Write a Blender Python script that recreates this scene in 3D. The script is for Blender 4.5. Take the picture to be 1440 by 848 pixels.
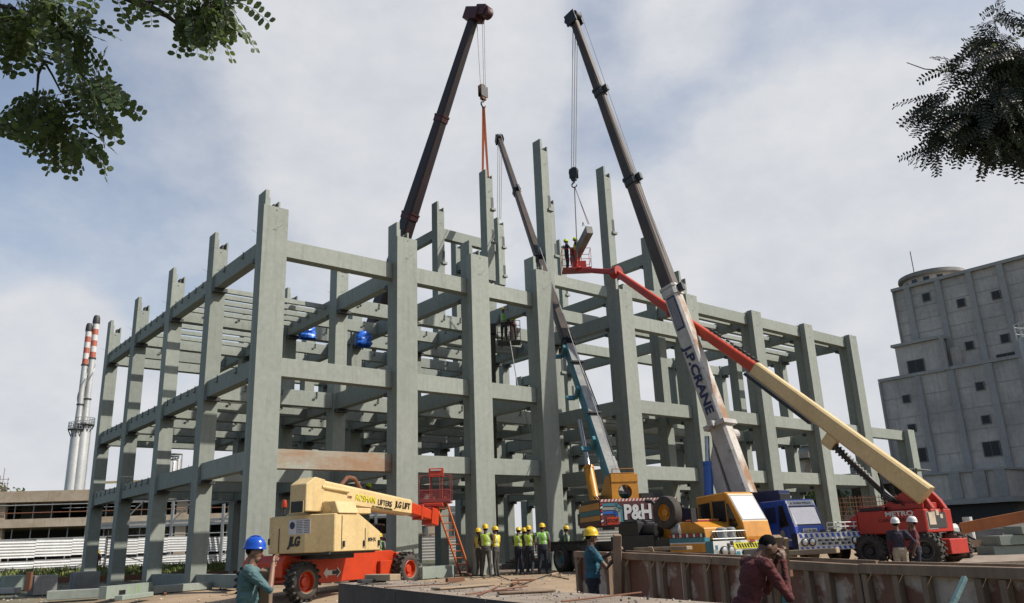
import bpy, bmesh, math, random
import numpy as np
from mathutils import Vector, Matrix, Quaternion
random.seed(7); np.random.seed(7)
sc = bpy.context.scene
COL = sc.collection
for o in list(bpy.data.objects): bpy.data.objects.remove(o)

# ------------------------------------------------------------------ camera
W0, H0, FPX = 1440.0, 848.0, 1134.99          # photo size and focal length in its pixels
PSI, PIT, ROLL = 0.699, 0.2919, -0.0394
CAM = Vector((0, 0, 1.1))
_f = Vector((math.sin(PSI)*math.cos(PIT), math.cos(PSI)*math.cos(PIT), math.sin(PIT)))
_r0 = Vector((math.cos(PSI), -math.sin(PSI), 0)); _u0 = _r0.cross(_f)
_r = math.cos(ROLL)*_r0 + math.sin(ROLL)*_u0
_u = -math.sin(ROLL)*_r0 + math.cos(ROLL)*_u0
cd = bpy.data.cameras.new('camera'); cam = bpy.data.objects.new('camera', cd); COL.objects.link(cam)
cd.sensor_width = 36.0; cd.lens = FPX/W0*36.0; cd.clip_start = 0.05; cd.clip_end = 5000
M = Matrix((( _r.x, _u.x, -_f.x, CAM.x), (_r.y, _u.y, -_f.y, CAM.y), (_r.z, _u.z, -_f.z, CAM.z), (0, 0, 0, 1)))
cam.matrix_world = M
sc.camera = cam

# ------------------------------------------------------------------ sky, sun, exposure
sc.view_settings.view_transform = 'Standard'; sc.view_settings.look = 'None'
sc.view_settings.gamma = 1; sc.view_settings.use_curve_mapping = False
sc.view_settings.exposure = 0.28
SUN_EL = math.radians(44); SUN_H = Vector((0.62, -0.785, 0)).normalized()
SUN = Vector((SUN_H.x*math.cos(SUN_EL), SUN_H.y*math.cos(SUN_EL), math.sin(SUN_EL)))
sl = bpy.data.lights.new('sun', 'SUN'); sl.energy = 5.0; sl.angle = math.radians(0.6); sl.color = (1.0, 0.94, 0.84)
so = bpy.data.objects.new('sun', sl); COL.objects.link(so)
so.rotation_euler = SUN.to_track_quat('Z', 'Y').to_euler(); so.location = (20, -20, 60)

def ray(px, py):
    return _f + _r*((px-W0/2)/FPX) - _u*((py-H0/2)/FPX)
def at(px, py, Z):  return CAM + ray(px, py)*Z                 # pixel at optical depth Z
def onz(px, py, z): d = ray(px, py); return CAM + d*((z-CAM.z)/d.z)
def ony(px, py, y): d = ray(px, py); return CAM + d*(y/d.y)
def onx(px, py, x): d = ray(px, py); return CAM + d*(x/d.x)
def above(px, py, xy):                                          # point of the ray nearest to a vertical line
    d = ray(px, py); t = (d.x*xy[0]+d.y*xy[1])/(d.x*d.x+d.y*d.y); return CAM + d*t
FH = Vector((math.sin(PSI), math.cos(PSI), 0)); RH = Vector((math.cos(PSI), -math.sin(PSI), 0))
def VW(lat, dep, z=0.0): return RH*lat + FH*dep + Vector((0, 0, z))

world = bpy.data.worlds.new('World'); sc.world = world; world.use_nodes = True
nt = world.node_tree; nt.nodes.clear()
def N(t, **k):
    n = nt.nodes.new(t)
    for a, b in k.items(): setattr(n, a, b)
    return n
out = N('ShaderNodeOutputWorld'); bgs = N('ShaderNodeBackground'); bgc = N('ShaderNodeBackground'); mixs = N('ShaderNodeMixShader')
sky = N('ShaderNodeTexSky'); sky.sky_type = 'NISHITA'; sky.sun_disc = False
sky.sun_elevation = SUN_EL; sky.sun_rotation = math.atan2(SUN_H.x, SUN_H.y)
sky.air_density = 1.1; sky.dust_density = 2.0; sky.ozone_density = 1.5
bgs.inputs['Strength'].default_value = 0.12
tc = N('ShaderNodeTexCoord')
def math_(op, a, b=None, c=None):
    n = N('ShaderNodeMath', operation=op)
    for i, v in enumerate((a, b, c)):
        if v is None: continue
        if isinstance(v, (int, float)): n.inputs[i].default_value = v
        else: nt.links.new(v, n.inputs[i])
    return n.outputs[0]
def blob(px, py, r_in, r_out, amp):
    d = ray(px, py).normalized()
    n = N('ShaderNodeVectorMath', operation='DOT_PRODUCT'); nt.links.new(tc.outputs['Generated'], n.inputs[0]); n.inputs[1].default_value = d
    mr = N('ShaderNodeMapRange'); mr.interpolation_type = 'SMOOTHSTEP'
    mr.inputs[1].default_value = math.cos(math.radians(r_out)); mr.inputs[2].default_value = math.cos(math.radians(r_in))
    mr.inputs[3].default_value = 0; mr.inputs[4].default_value = amp
    nt.links.new(n.outputs['Value'], mr.inputs[0]); return mr.outputs[0]
cl = None
for b in ((450, 30, 2, 9, .2), (300, 260, 4, 24, .07), (560, 140, 6, 13, .5), (640, 30, 5, 9, .4), (700, 90, 3, 6, .4), (500, 300, 1, 9, .28), (700, 220, 1, 6, .2), (640, 300, 1, 7, .25), (30, 590, 3, 11, .5), (80, 480, 2, 4.5, .4),
          (1085, 200, 2, 4, .45), (1150, 290, 3, 12, .5), (1330, 300, 3, 13, .5), (1010, 190, .5, 2, .3), (1280, 230, 2, 6, .3), (960, 20, 0, 5, .35), (870, 330, 1, 4.5, .45), (1250, 450, 4, 18, .4), (900, 640, 5, 22, .3)):
    v = blob(*b); cl = v if cl is None else math_('ADD', cl, v)
mp = N('ShaderNodeMapping'); mp.inputs['Scale'].default_value = (1, 1, 1.6); nt.links.new(tc.outputs['Generated'], mp.inputs[0])
n1 = N('ShaderNodeTexNoise'); n1.inputs['Scale'].default_value = 3.2; n1.inputs['Detail'].default_value = 9; n1.inputs['Roughness'].default_value = .55; n1.inputs['Distortion'].default_value = .3
nt.links.new(mp.outputs[0], n1.inputs['Vector'])
n2 = N('ShaderNodeTexNoise'); n2.inputs['Scale'].default_value = 9.0; n2.inputs['Detail'].default_value = 8; n2.inputs['Roughness'].default_value = .6
nt.links.new(mp.outputs[0], n2.inputs['Vector'])
nn = math_('ADD', math_('MULTIPLY', math_('SUBTRACT', n1.outputs['Fac'], .5), .75), math_('MULTIPLY', math_('SUBTRACT', n2.outputs['Fac'], .5), .42))
sxyz = N('ShaderNodeSeparateXYZ'); nt.links.new(tc.outputs['Generated'], sxyz.inputs[0])
hz = N('ShaderNodeMapRange'); hz.interpolation_type = 'SMOOTHSTEP'; nt.links.new(sxyz.outputs[2], hz.inputs[0])
hz.inputs[1].default_value = .30; hz.inputs[2].default_value = -.02; hz.inputs[3].default_value = 0; hz.inputs[4].default_value = .75
dens = math_('ADD', math_('ADD', math_('ADD', cl, blob(1000, 380, 22, 62, .62)), math_('MULTIPLY', hz.outputs[0], blob(720, 700, 35, 80, 1.0))), nn)
mr = N('ShaderNodeMapRange'); mr.interpolation_type = 'SMOOTHSTEP'
mr.inputs[1].default_value = .0; mr.inputs[2].default_value = 1.1; mr.inputs[3].default_value = 0.08; mr.inputs[4].default_value = .97
nt.links.new(dens, mr.inputs[0])
cr = N('ShaderNodeMix', data_type='RGBA')
nt.links.new(n2.outputs['Fac'], cr.inputs[0])
cr.inputs[6].default_value = (.545, .58, .655, 1); cr.inputs[7].default_value = (.87, .868, .872, 1)
nt.links.new(cr.outputs[2], bgc.inputs['Color']); bgc.inputs['Strength'].default_value = .80
nt.links.new(sky.outputs[0], bgs.inputs['Color'])
nt.links.new(mr.outputs[0], mixs.inputs[0]); nt.links.new(bgs.outputs[0], mixs.inputs[1]); nt.links.new(bgc.outputs[0], mixs.inputs[2])
nt.links.new(mixs.outputs[0], out.inputs[0])

# ------------------------------------------------------------------ materials
def mat(name, c, c2=None, scale=1.5, amt=None, rough=.7, metal=0.0, bump=0.0, bscale=25, streak=0.0, speck=0.0, spec=None, squash=(1, 1, 1), contrast=(.35, .65), vary=0.0):
    m = bpy.data.materials.new(name); m.use_nodes = True
    t = m.node_tree; b = t.nodes['Principled BSDF']
    b.inputs['Roughness'].default_value = rough; b.inputs['Metallic'].default_value = metal
    if spec is not None: b.inputs['Specular IOR Level'].default_value = spec
    if c2 is None: c2 = tuple(x*.8 for x in c[:3])
    c = tuple(x*.72 for x in c)+(1,); c2 = tuple(x*.72 for x in c2)+(1,)
    tcn = t.nodes.new('ShaderNodeTexCoord'); oi = t.nodes.new('ShaderNodeObjectInfo')
    vm = t.nodes.new('ShaderNodeVectorMath'); vm.operation = 'MULTIPLY_ADD'
    vm.inputs[0].default_value = (37, 23, 0); t.links.new(oi.outputs['Random'], vm.inputs[1]); t.links.new(tcn.outputs['Object'], vm.inputs[2])
    mpn = t.nodes.new('ShaderNodeMapping'); mpn.inputs['Scale'].default_value = squash; t.links.new(vm.outputs[0], mpn.inputs[0])
    def noise(sc_, det=6, rg=.6, src=None):
        n = t.nodes.new('ShaderNodeTexNoise'); n.inputs['Scale'].default_value = sc_; n.inputs['Detail'].default_value = det; n.inputs['Roughness'].default_value = rg
        t.links.new(src or mpn.outputs[0], n.inputs['Vector']); return n.outputs['Fac']
    def rng(v, a, b_, lo=0, hi=1):
        n = t.nodes.new('ShaderNodeMapRange'); n.inputs[1].default_value = a; n.inputs[2].default_value = b_; n.inputs[3].default_value = lo; n.inputs[4].default_value = hi
        t.links.new(v, n.inputs[0]); return n.outputs[0]
    def mix(f, a, b_, mode='MIX'):
        n = t.nodes.new('ShaderNodeMix'); n.data_type = 'RGBA'; n.blend_type = mode
        for i, v in ((0, f), (6, a), (7, b_)):
            if isinstance(v, (int, float)): n.inputs[i].default_value = v
            elif isinstance(v, tuple): n.inputs[i].default_value = v
            else: t.links.new(v, n.inputs[i])
        return n.outputs[2]
    colr = mix(rng(noise(scale), contrast[0], contrast[1]), c, c2)
    fine = rng(noise(scale*14, 4), .3, .7, .9, 1.08)
    g = t.nodes.new('ShaderNodeCombineColor'); [t.links.new(fine, g.inputs[i]) for i in range(3)]
    colr = mix(1.0, colr, g.outputs[0], 'MULTIPLY')
    if vary:                                                       # casting tone differs from piece to piece
        vr = rng(oi.outputs['Random'], 0, 1, 1-vary, 1+vary); vg = t.nodes.new('ShaderNodeCombineColor'); [t.links.new(vr, vg.inputs[i]) for i in range(3)]
        colr = mix(1.0, colr, vg.outputs[0], 'MULTIPLY')
    if streak:
        ms = t.nodes.new('ShaderNodeMapping'); ms.inputs['Scale'].default_value = (6, 6, .35); t.links.new(vm.outputs[0], ms.inputs[0])
        s = rng(noise(1.0, 5, .6, ms.outputs[0]), .52, .75, 0, streak)
        colr = mix(s, colr, tuple(x*.35 for x in c[:3])+(1,))
    if speck:
        s = rng(noise(scale*5, 5, .7), .6, .68, 0, speck)
        colr = mix(s, colr, tuple(x*.3 for x in c2[:3])+(1,))
    t.links.new(colr, b.inputs['Base Color'])
    if bump:
        bn = t.nodes.new('ShaderNodeBump'); bn.inputs['Strength'].default_value = bump; bn.inputs['Distance'].default_value = .02
        t.links.new(noise(bscale, 6, .65), bn.inputs['Height']); t.links.new(bn.outputs[0], b.inputs['Normal'])
    return m
def flat(name, c, rough=.6, metal=0, **k): return mat(name, c, tuple(x*.86 for x in c), scale=4, rough=rough, metal=metal, **k)
MT = {}
MT['concrete'] = mat('painted_concrete', (.305, .332, .290), (.272, .300, .264), .35, rough=.72, bump=.12, bscale=18, streak=.32, speck=.14, vary=.11)
MT['rust_concrete'] = mat('stained_concrete', (.37, .385, .325), (.33, .20, .115), .7, rough=.8, bump=.15, streak=.2, contrast=(.38, .62), squash=(.6, 1, 1.6))
MT['steel_dark'] = flat('dark_steel', (.035, .036, .037), .6)
MT['raw_concrete'] = mat('raw_concrete', (.30, .295, .28), (.20, .195, .185), 1.2, rough=.9, bump=.3, streak=.35, speck=.3)
MT['mill'] = mat('mill_concrete', (.74, .66, .585), (.48, .435, .395), .2, rough=.9, bump=.2, bscale=6, streak=.5, speck=.15)
MT['mill_pier'] = mat('mill_pier_concrete', (.48, .46, .43), (.39, .375, .355), .2, rough=.9, streak=.2)
MT['tan_concrete'] = mat('bare_tan_concrete', (.58, .49, .38), (.40, .30, .21), .5, rough=.9, bump=.3, streak=.4, speck=.3)
MT['dirt'] = None
MT['cream'] = mat('cream_paint', (.76, .575, .29), (.66, .485, .235), .8, rough=.42, streak=.25, speck=.12)
MT['orange_red'] = mat('orange_red_paint', (.60, .050, .008), (.47, .038, .008), 1.3, rough=.42, streak=.3, speck=.15)
MT['red'] = mat('red_paint', (.52, .033, .02), (.38, .028, .018), 1.2, rough=.45, streak=.35, speck=.1)
MT['orange'] = mat('orange_yellow_paint', (.68, .30, .02), (.54, .22, .02), 1.0, rough=.42, streak=.38, speck=.2)
MT['teal'] = mat('teal_paint', (.05, .24, .30), (.04, .17, .22), 1.5, rough=.5, streak=.25, speck=.2)
MT['blue'] = mat('blue_paint', (.025, .10, .55), (.02, .07, .40), 1.0, rough=.42, streak=.35, speck=.12)
MT['navy'] = flat('deep_blue_paint', (.01, .02, .09), .5)
MT['cyl_blue'] = flat('bright_blue_paint', (.03, .13, .50), .4)
MT['maroon'] = mat('maroon_paint', (.10, .018, .022), (.06, .014, .016), 1.0, rough=.55)
MT['boom_dark'] = mat('weathered_black_boom', (.045, .034, .028), (.085, .055, .038), .8, rough=.6, streak=.2)
MT['boom_grey'] = mat('scratched_grey_boom', (.22, .235, .24), (.38, .37, .34), 1.6, rough=.5, speck=.7, bump=.1)
MT['boom_white'] = mat('rusty_white_boom', (.60, .585, .56), (.42, .39, .36), .8, rough=.55, speck=.75, streak=.3)
MT['boom_rust'] = mat('rusty_boom_side', (.58, .55, .50), (.30, .16, .08), 1.0, rough=.7, speck=.5, contrast=(.45, .62))
MT['maroon_boom'] = mat('black_maroon_boom', (.020, .013, .016), (.038, .017, .020), .7, rough=.5)
MT['tyre'] = mat('tyre_rubber', (.028, .026, .024), (.075, .062, .050), 3.0, rough=.9, bump=.2)
MT['tyre_dusty'] = mat('dusty_tyre_rubber', (.25, .19, .14), (.15, .115, .09), 3.0, rough=.95, bump=.2)
MT['black'] = flat('black_paint', (.014, .014, .015), .5)
MT['white'] = flat('white_paint', (.72, .72, .70), .5)
MT['chrome'] = flat('bright_metal', (.6, .6, .6), .3, .9)
MT['grey_metal'] = mat('grey_metal', (.42, .43, .43), (.32, .33, .33), 2, rough=.5, metal=.4)
MT['corrugated'] = mat('corrugated_sheet', (.50, .51, .52), (.38, .385, .39), .4, rough=.45, metal=.15, streak=.15)
MT['stack_silver'] = mat('stack_silver', (.62, .62, .61), (.5, .5, .49), .2, rough=.4, metal=.35, streak=.1)
MT['stack_red'] = flat('stack_red_band', (.50, .12, .07), .6)
MT['stack_white'] = flat('stack_white_band', (.70, .69, .67), .6)
MT['glass_dark'] = flat('dark_window_glass', (.015, .017, .02), .08)
MT['screen'] = mat('sky_reflecting_windscreen', (.70, .71, .72), (.62, .63, .65), 1, rough=.12, metal=.55)  # pale base colour stands in for the sky mirrored in the glass
MT['timber'] = mat('weathered_timber', (.34, .235, .16), (.19, .128, .085), 2.5, rough=.9, bump=.4, squash=(1, 1, .15), speck=.2)
MT['timber_pale'] = mat('pale_timber', (.42, .32, .21), (.30, .21, .13), 2.5, rough=.9, bump=.3, speck=.2)
MT['ply'] = mat('red_film_plywood', (.23, .105, .066), (.58, .48, .40), .9, rough=.75, bump=.3, speck=.45, streak=.45, contrast=(.52, .58))
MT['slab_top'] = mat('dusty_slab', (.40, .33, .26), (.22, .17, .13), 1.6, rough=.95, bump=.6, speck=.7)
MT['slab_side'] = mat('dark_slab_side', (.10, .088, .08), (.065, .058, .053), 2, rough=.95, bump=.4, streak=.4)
MT['rebar'] = flat('rusty_rebar', (.20, .085, .045), .9)
MT['tarp'] = mat('blue_tarpaulin', (.03, .22, .95), (.02, .14, .7), 5, rough=.35, bump=.5, bscale=9)
MT['rope'] = flat('wire_rope', (.42, .42, .43), .6)
MT['sling_orange'] = flat('orange_webbing', (.62, .16, .05), .8)
MT['sling_pink'] = flat('magenta_webbing', (.45, .03, .10), .8)
MT['plank_green'] = mat('green_grey_precast', (.30, .35, .30), (.25, .29, .25), 1.5, rough=.8, speck=.15)
MT['hivis'] = flat('lime_yellow_fabric', (.50, .72, .02), .8)
MT['hivis_y'] = flat('yellow_fabric', (.72, .66, .02), .8)
MT['hivis_g'] = flat('green_hivis_fabric', (.24, .58, .06), .8)
MT['reflect'] = flat('reflective_tape', (.62, .63, .60), .4)
MT['hat_y'] = flat('yellow_helmet_plastic', (.80, .52, .01), .3)
MT['hat_b'] = flat('blue_helmet_plastic', (.01, .09, .55), .22)
MT['hat_w'] = flat('white_helmet_plastic', (.78, .78, .76), .35)
MT['skin'] = mat('brown_skin', (.15, .075, .046), (.12, .06, .037), 9, rough=.55)
MT['skin_l'] = mat('tan_skin', (.27, .14, .085), (.21, .11, .068), 9, rough=.55)
MT['hair'] = flat('black_hair', (.010, .009, .009), .95, spec=.08)
MT['eye'] = flat('eye_dark', (.02, .018, .016), .3)
MT['shoe'] = flat('dark_shoe', (.02, .018, .017), .7)
def cloth(name, c): return mat(name, c, tuple(x*.6 for x in c), 6, rough=.95, bump=.9, bscale=9)
MT['denim'] = cloth('dark_blue_cloth', (.022, .026, .042))
MT['trouser_grey'] = cloth('grey_brown_cloth', (.085, .078, .07))
MT['trouser_khaki'] = cloth('khaki_cloth', (.42, .36, .27))
MT['shirt_teal'] = mat('faded_teal_shirt', (.065, .135, .15), (.12, .21, .215), 7, rough=.9, bump=.8, bscale=10)
MT['shirt_blue'] = mat('turquoise_shirt', (.02, .135, .19), (.015, .06, .10), 5, rough=.9, bump=.7, bscale=12)
MT['shirt_red'] = cloth('dark_red_shirt', (.125, .026, .026))
MT['shirt_navy'] = cloth('navy_shirt', (.035, .03, .055))
MT['shirt_maroon'] = cloth('maroon_shirt', (.15, .03, .045))
MT['shirt_dark'] = cloth('charcoal_shirt', (.03, .03, .033))
MT['shirt_tan'] = cloth('orange_brown_shirt', (.36, .15, .075))
MT['shirt_grey'] = cloth('grey_shirt', (.23, .24, .25))
MT['girder_orange'] = mat('orange_rust_girder', (.55, .19, .06), (.36, .13, .05), 1.0, rough=.8, streak=.3)
MT['paper'] = flat('paper', (.74, .74, .78), .8)
MT['leaf'] = None

# ------------------------------------------------------------------ mesh helpers
class MB:
    def __init__(s): s.v = []; s.f = []; s.m = []; s.mats = []
    def mi(s, m):
        m = MT[m] if isinstance(m, str) else m
        if m not in s.mats: s.mats.append(m)
        return s.mats.index(m)
    def add(s, vs, fs, m):
        o = len(s.v); k = s.mi(m); s.v += [tuple(v) for v in vs]
        for f in fs: s.f.append(tuple(i+o for i in f)); s.m.append(k)
    def box(s, x0, x1, y0, y1, z0, z1, m, T=None):
        vs = [Vector(p) for p in ((x0, y0, z0), (x1, y0, z0), (x1, y1, z0), (x0, y1, z0), (x0, y0, z1), (x1, y0, z1), (x1, y1, z1), (x0, y1, z1))]
        if T: vs = [T @ v for v in vs]
        s.add(vs, [(0, 3, 2, 1), (4, 5, 6, 7), (0, 1, 5, 4), (1, 2, 6, 5), (2, 3, 7, 6), (3, 0, 4, 7)], m)
    def bar(s, a, b, w, h, m, up=(0, 0, 1), w1=None, h1=None):
        a = Vector(a); b = Vector(b); d = (b-a).normalized(); up = Vector(up)
        if abs(d.dot(up)) > .98: up = Vector((0, 1, 0))
        x = d.cross(up).normalized(); y = x.cross(d)
        w1 = w if w1 is None else w1; h1 = h if h1 is None else h1
        vs = []
        for p, ww, hh in ((a, w, h), (b, w1, h1)):
            for sx, sy in ((-1, -1), (1, -1), (1, 1), (-1, 1)): vs.append(p+x*(sx*ww/2)+y*(sy*hh/2))
        s.add(vs, [(3, 2, 1, 0), (4, 5, 6, 7), (0, 1, 5, 4), (1, 2, 6, 5), (2, 3, 7, 6), (3, 0, 4, 7)], m)
    def tube(s, a, b, r, m, r1=None, n=10, caps=True):
        a = Vector(a); b = Vector(b); d = (b-a).normalized(); r1 = r if r1 is None else r1
        up = Vector((0, 0, 1)) if abs(d.z) < .95 else Vector((0, 1, 0))
        x = d.cross(up).normalized(); y = x.cross(d); vs = []
        for p, rr in ((a, r), (b, r1)):
            for i in range(n):
                t = 2*math.pi*i/n; vs.append(p+x*(rr*math.cos(t))+y*(rr*math.sin(t)))
        fs = [(i, (i+1) % n, n+(i+1) % n, n+i) for i in range(n)]
        if caps: fs += [tuple(range(n-1, -1, -1)), tuple(range(n, 2*n))]
        s.add(vs, fs, m)
    def path(s, pts, r, m, n=6, r1=None):
        pts = [Vector(p) for p in pts]; r1 = r if r1 is None else r1; k = len(pts)
        for i in range(k-1):
            ra = r+(r1-r)*i/(k-1); rb = r+(r1-r)*(i+1)/(k-1); s.tube(pts[i], pts[i+1], ra, m, rb, n)
    def prism(s, poly, T, t, m):            # poly in local (a,b); extruded by t along the third local axis; T = matrix
        n = len(poly)
        vs = [T @ Vector((a, b, 0)) for a, b in poly]+[T @ Vector((a, b, t)) for a, b in poly]
        s.add(vs, [tuple(range(n-1, -1, -1)), tuple(range(n, 2*n))]+[(i, (i+1) % n, n+(i+1) % n, n+i) for i in range(n)], m)
    def lathe(s, prof, T, m, n=24, mseg=None):  # prof = [(r, h)] along local z
        k = len(prof)
        vs = [T @ Vector((r*math.cos(2*math.pi*i/n), r*math.sin(2*math.pi*i/n), h)) for r, h in prof for i in range(n)]
        o = len(s.v); s.v += [tuple(v) for v in vs]
        for j in range(k-1):
            kk = s.mi(mseg[j] if mseg else m)
            for i in range(n):
                s.f.append((o+j*n+i, o+j*n+(i+1) % n, o+(j+1)*n+(i+1) % n, o+(j+1)*n+i)); s.m.append(kk)
        kk = s.mi(m)
        if prof[0][0] > 1e-6: s.f.append(tuple(o+i for i in range(n-1, -1, -1))); s.m.append(kk)
        if prof[-1][0] > 1e-6: s.f.append(tuple(o+(k-1)*n+i for i in range(n))); s.m.append(kk)
    def quad(s, a, b, c, d, m): s.add([a, b, c, d], [(0, 1, 2, 3)], m)
    def mesh(s, name, bevel=0.0, smooth=False):
        me = bpy.data.meshes.new(name); me.from_pydata(s.v, [], s.f)
        for m in s.mats: me.materials.append(m)
        me.polygons.foreach_set('material_index', s.m)
        if bevel:
            bm = bmesh.new(); bm.from_mesh(me)
            es = [e for e in bm.edges if e.is_manifold and e.calc_face_angle(0) > .6]
            bmesh.ops.bevel(bm, geom=es, offset=bevel, segments=1, affect='EDGES', clamp_overlap=True)
            bm.to_mesh(me); bm.free()
        if smooth:
            me.polygons.foreach_set('use_smooth', [True]*len(me.polygons))
            try: me.set_sharp_from_angle(angle=math.radians(40))
            except Exception: pass
        me.update(); return me
def obj(name, me, parent=None, loc=None, bevel=0, smooth=False):
    if isinstance(me, MB): me = me.mesh(name, bevel, smooth)
    o = bpy.data.objects.new(name, me); COL.objects.link(o)
    if parent is not None: o.parent = parent
    if loc is not None: o.location = loc
    return o
def tag(o, label, cat, group=None):
    o['label'] = label; o['category'] = cat
    if group: o['group'] = group
    return o
def thing(name, label, cat, loc=(0, 0, 0), ydir=None, rz=0, group=None):
    o = bpy.data.objects.new(name, None); o.empty_display_size = .3; COL.objects.link(o); o.location = loc
    if ydir is not None: rz = math.atan2(-ydir[0], ydir[1])
    o.rotation_euler = (0, 0, rz)
    return tag(o, label, cat, group)
def local(o):                                # world -> local of a freshly made thing
    return (Matrix.Translation(o.location) @ Matrix.Rotation(o.rotation_euler.z, 4, 'Z')).inverted()
def structure(name, mb, **k):
    o = obj(name, mb, **k); o['kind'] = 'structure'; return o
def stuff(name, mb, **k):
    o = obj(name, mb, **k); o['kind'] = 'stuff'; return o
def copy_tree(o, parent=None):
    c = o.copy(); COL.objects.link(c); c.parent = parent
    for ch in list(o.children): copy_tree(ch, c)
    return c
def text(name, s, size, T, m, parent, extrude=.004, shear=0, bold=0, width=None):
    cu = bpy.data.curves.new(name, 'FONT'); cu.body = s; cu.size = size; cu.extrude = extrude; cu.shear = shear; cu.offset = bold
    cu.align_x = 'CENTER'; cu.align_y = 'CENTER'; cu.resolution_u = 3
    tmp = bpy.data.objects.new('tmp', cu); COL.objects.link(tmp)
    dg = bpy.context.evaluated_depsgraph_get(); dg.update()
    me = bpy.data.meshes.new_from_object(tmp.evaluated_get(dg)); bpy.data.objects.remove(tmp); bpy.data.curves.remove(cu)
    xs = [v.co.x for v in me.vertices]
    k = width/(max(xs)-min(xs)) if width else 1
    me.transform(T @ Matrix.Diagonal((k, 1, 1, 1))); me.materials.clear(); me.materials.append(MT[m])
    o = bpy.data.objects.new(name, me); COL.objects.link(o)
    if parent is not None: o.parent = parent
    return o
def basis(origin, x, y):                     # 4x4 with local x, y axes given and z = x × y
    x = Vector(x).normalized(); y = Vector(y); y = (y-x*y.dot(x)).normalized(); z = x.cross(y)
    return Matrix(((x.x, y.x, z.x, origin[0]), (x.y, y.y, z.y, origin[1]), (x.z, y.z, z.z, origin[2]), (0, 0, 0, 1)))
S = 0.87                                      # building grid unit in metres
def U(x, y, z): return Vector((x*S, y*S, z*S+CAM.z))
# ------------------------------------------------------------------ ground
def ground_z(lat, dep):
    t = min(1, max(0, (dep-17)/(29-17))); t = t*t*(3-2*t)
    return -.45+.45*t
def gz(p): return ground_z(p[0]*RH.x+p[1]*RH.y, p[0]*FH.x+p[1]*FH.y)
def dirt_mat():
    m = mat('site_dirt', (.42, .305, .195), (.29, .21, .135), .35, rough=.95, bump=.6, bscale=9, speck=.35, contrast=(.4, .6))
    # colour darkened to cut bounce light: vegetation tone off site, soil under the frame
    t = m.node_tree; b = t.nodes['Principled BSDF']; src = b.inputs['Base Color'].links[0].from_socket
    geo = t.nodes.new('ShaderNodeNewGeometry'); ctr = VW(9, 33)
    def zone(cx, cy, sx, sy, r0, r1):
        mp = t.nodes.new('ShaderNodeMapping'); mp.vector_type = 'POINT'; mp.inputs['Location'].default_value = (-cx*sx, -cy*sy, 0); mp.inputs['Scale'].default_value = (sx, sy, 0); t.links.new(geo.outputs['Position'], mp.inputs[0])
        ln = t.nodes.new('ShaderNodeVectorMath'); ln.operation = 'LENGTH'; t.links.new(mp.outputs[0], ln.inputs[0])
        nz = t.nodes.new('ShaderNodeTexNoise'); nz.inputs['Scale'].default_value = .15; nz.inputs['Detail'].default_value = 6; t.links.new(geo.outputs['Position'], nz.inputs['Vector'])
        ma = t.nodes.new('ShaderNodeMath'); ma.operation = 'MULTIPLY_ADD'; t.links.new(nz.outputs['Fac'], ma.inputs[0]); ma.inputs[1].default_value = .5; t.links.new(ln.outputs['Value'], ma.inputs[2])
        mr_ = t.nodes.new('ShaderNodeMapRange'); mr_.inputs[1].default_value = r0+.25; mr_.inputs[2].default_value = r1+.25; t.links.new(ma.outputs[0], mr_.inputs[0]); return mr_.outputs[0]
    def mx(fac, a, colr):
        n = t.nodes.new('ShaderNodeMix'); n.data_type = 'RGBA'; t.links.new(fac, n.inputs[0]); t.links.new(a, n.inputs[6]); n.inputs[7].default_value = colr; return n.outputs[2]
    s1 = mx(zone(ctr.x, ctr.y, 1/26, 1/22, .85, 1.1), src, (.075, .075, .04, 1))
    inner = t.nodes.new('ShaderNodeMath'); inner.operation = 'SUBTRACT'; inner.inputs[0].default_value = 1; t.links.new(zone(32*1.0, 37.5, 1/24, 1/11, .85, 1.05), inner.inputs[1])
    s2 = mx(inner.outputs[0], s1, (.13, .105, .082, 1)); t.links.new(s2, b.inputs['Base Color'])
    return m
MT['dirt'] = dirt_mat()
from mathutils import noise as mnoise
g = MB()
def spaced(a, b, first, grow):
    r = [0.0]; st = first
    while r[-1] < b: r.append(r[-1]+st); st *= grow
    l = [0.0]; st = first
    while l[-1] > a: l.append(l[-1]-st); st *= grow
    return l[:0:-1]+r
lats = spaced(-3000, 3000, .45, 1.035); deps = [x+18 for x in spaced(-600, 3500, .45, 1.035)]
nv = []
for d in deps:
    for l in lats:
        p = VW(l, d); z = ground_z(l, d)
        if abs(l) < 80 and -10 < d < 110: z += .05*mnoise.noise((l*.5, d*.5, 0))+.025*mnoise.noise((l*2.1, d*2.1, 3))-.02
        nv.append((p.x, p.y, z))
nl = len(lats)
g.add(nv, [(j*nl+i, j*nl+i+1, (j+1)*nl+i+1, (j+1)*nl+i) for j in range(len(deps)-1) for i in range(nl-1)], 'dirt')
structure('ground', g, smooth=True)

# stones and rubble scattered on the dirt: nobody could count them
rb = MB()
for i in range(5200):
    dep = 10+48*random.random()**1.1; lat = (random.random()*2-1)*dep*.75
    p = VW(lat, dep); r = random.choice((.012, .018, .025, .03, .04, .06)) * (1 if random.random() < .96 else 2.4); z = ground_z(lat, dep)
    T = Matrix.Translation((p.x, p.y, z-.01)) @ Matrix.Rotation(random.random()*6, 4, 'Z') @ Matrix.Diagonal((r*random.uniform(.8, 1.6), r, r*random.uniform(.5, .9), 1))
    vs = [T @ (Vector(v).normalized()*random.uniform(.8, 1.1)) for v in ((1, 0, 0), (-1, 0, 0), (0, 1, 0), (0, -1, 0), (0, 0, 1), (0, 0, -.6))]
    rb.add(vs, [(0, 2, 4), (2, 1, 4), (1, 3, 4), (3, 0, 4), (2, 0, 5), (1, 2, 5), (3, 1, 5), (0, 3, 5)], random.choice(('raw_concrete', 'dirt', 'tan_concrete')))
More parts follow.
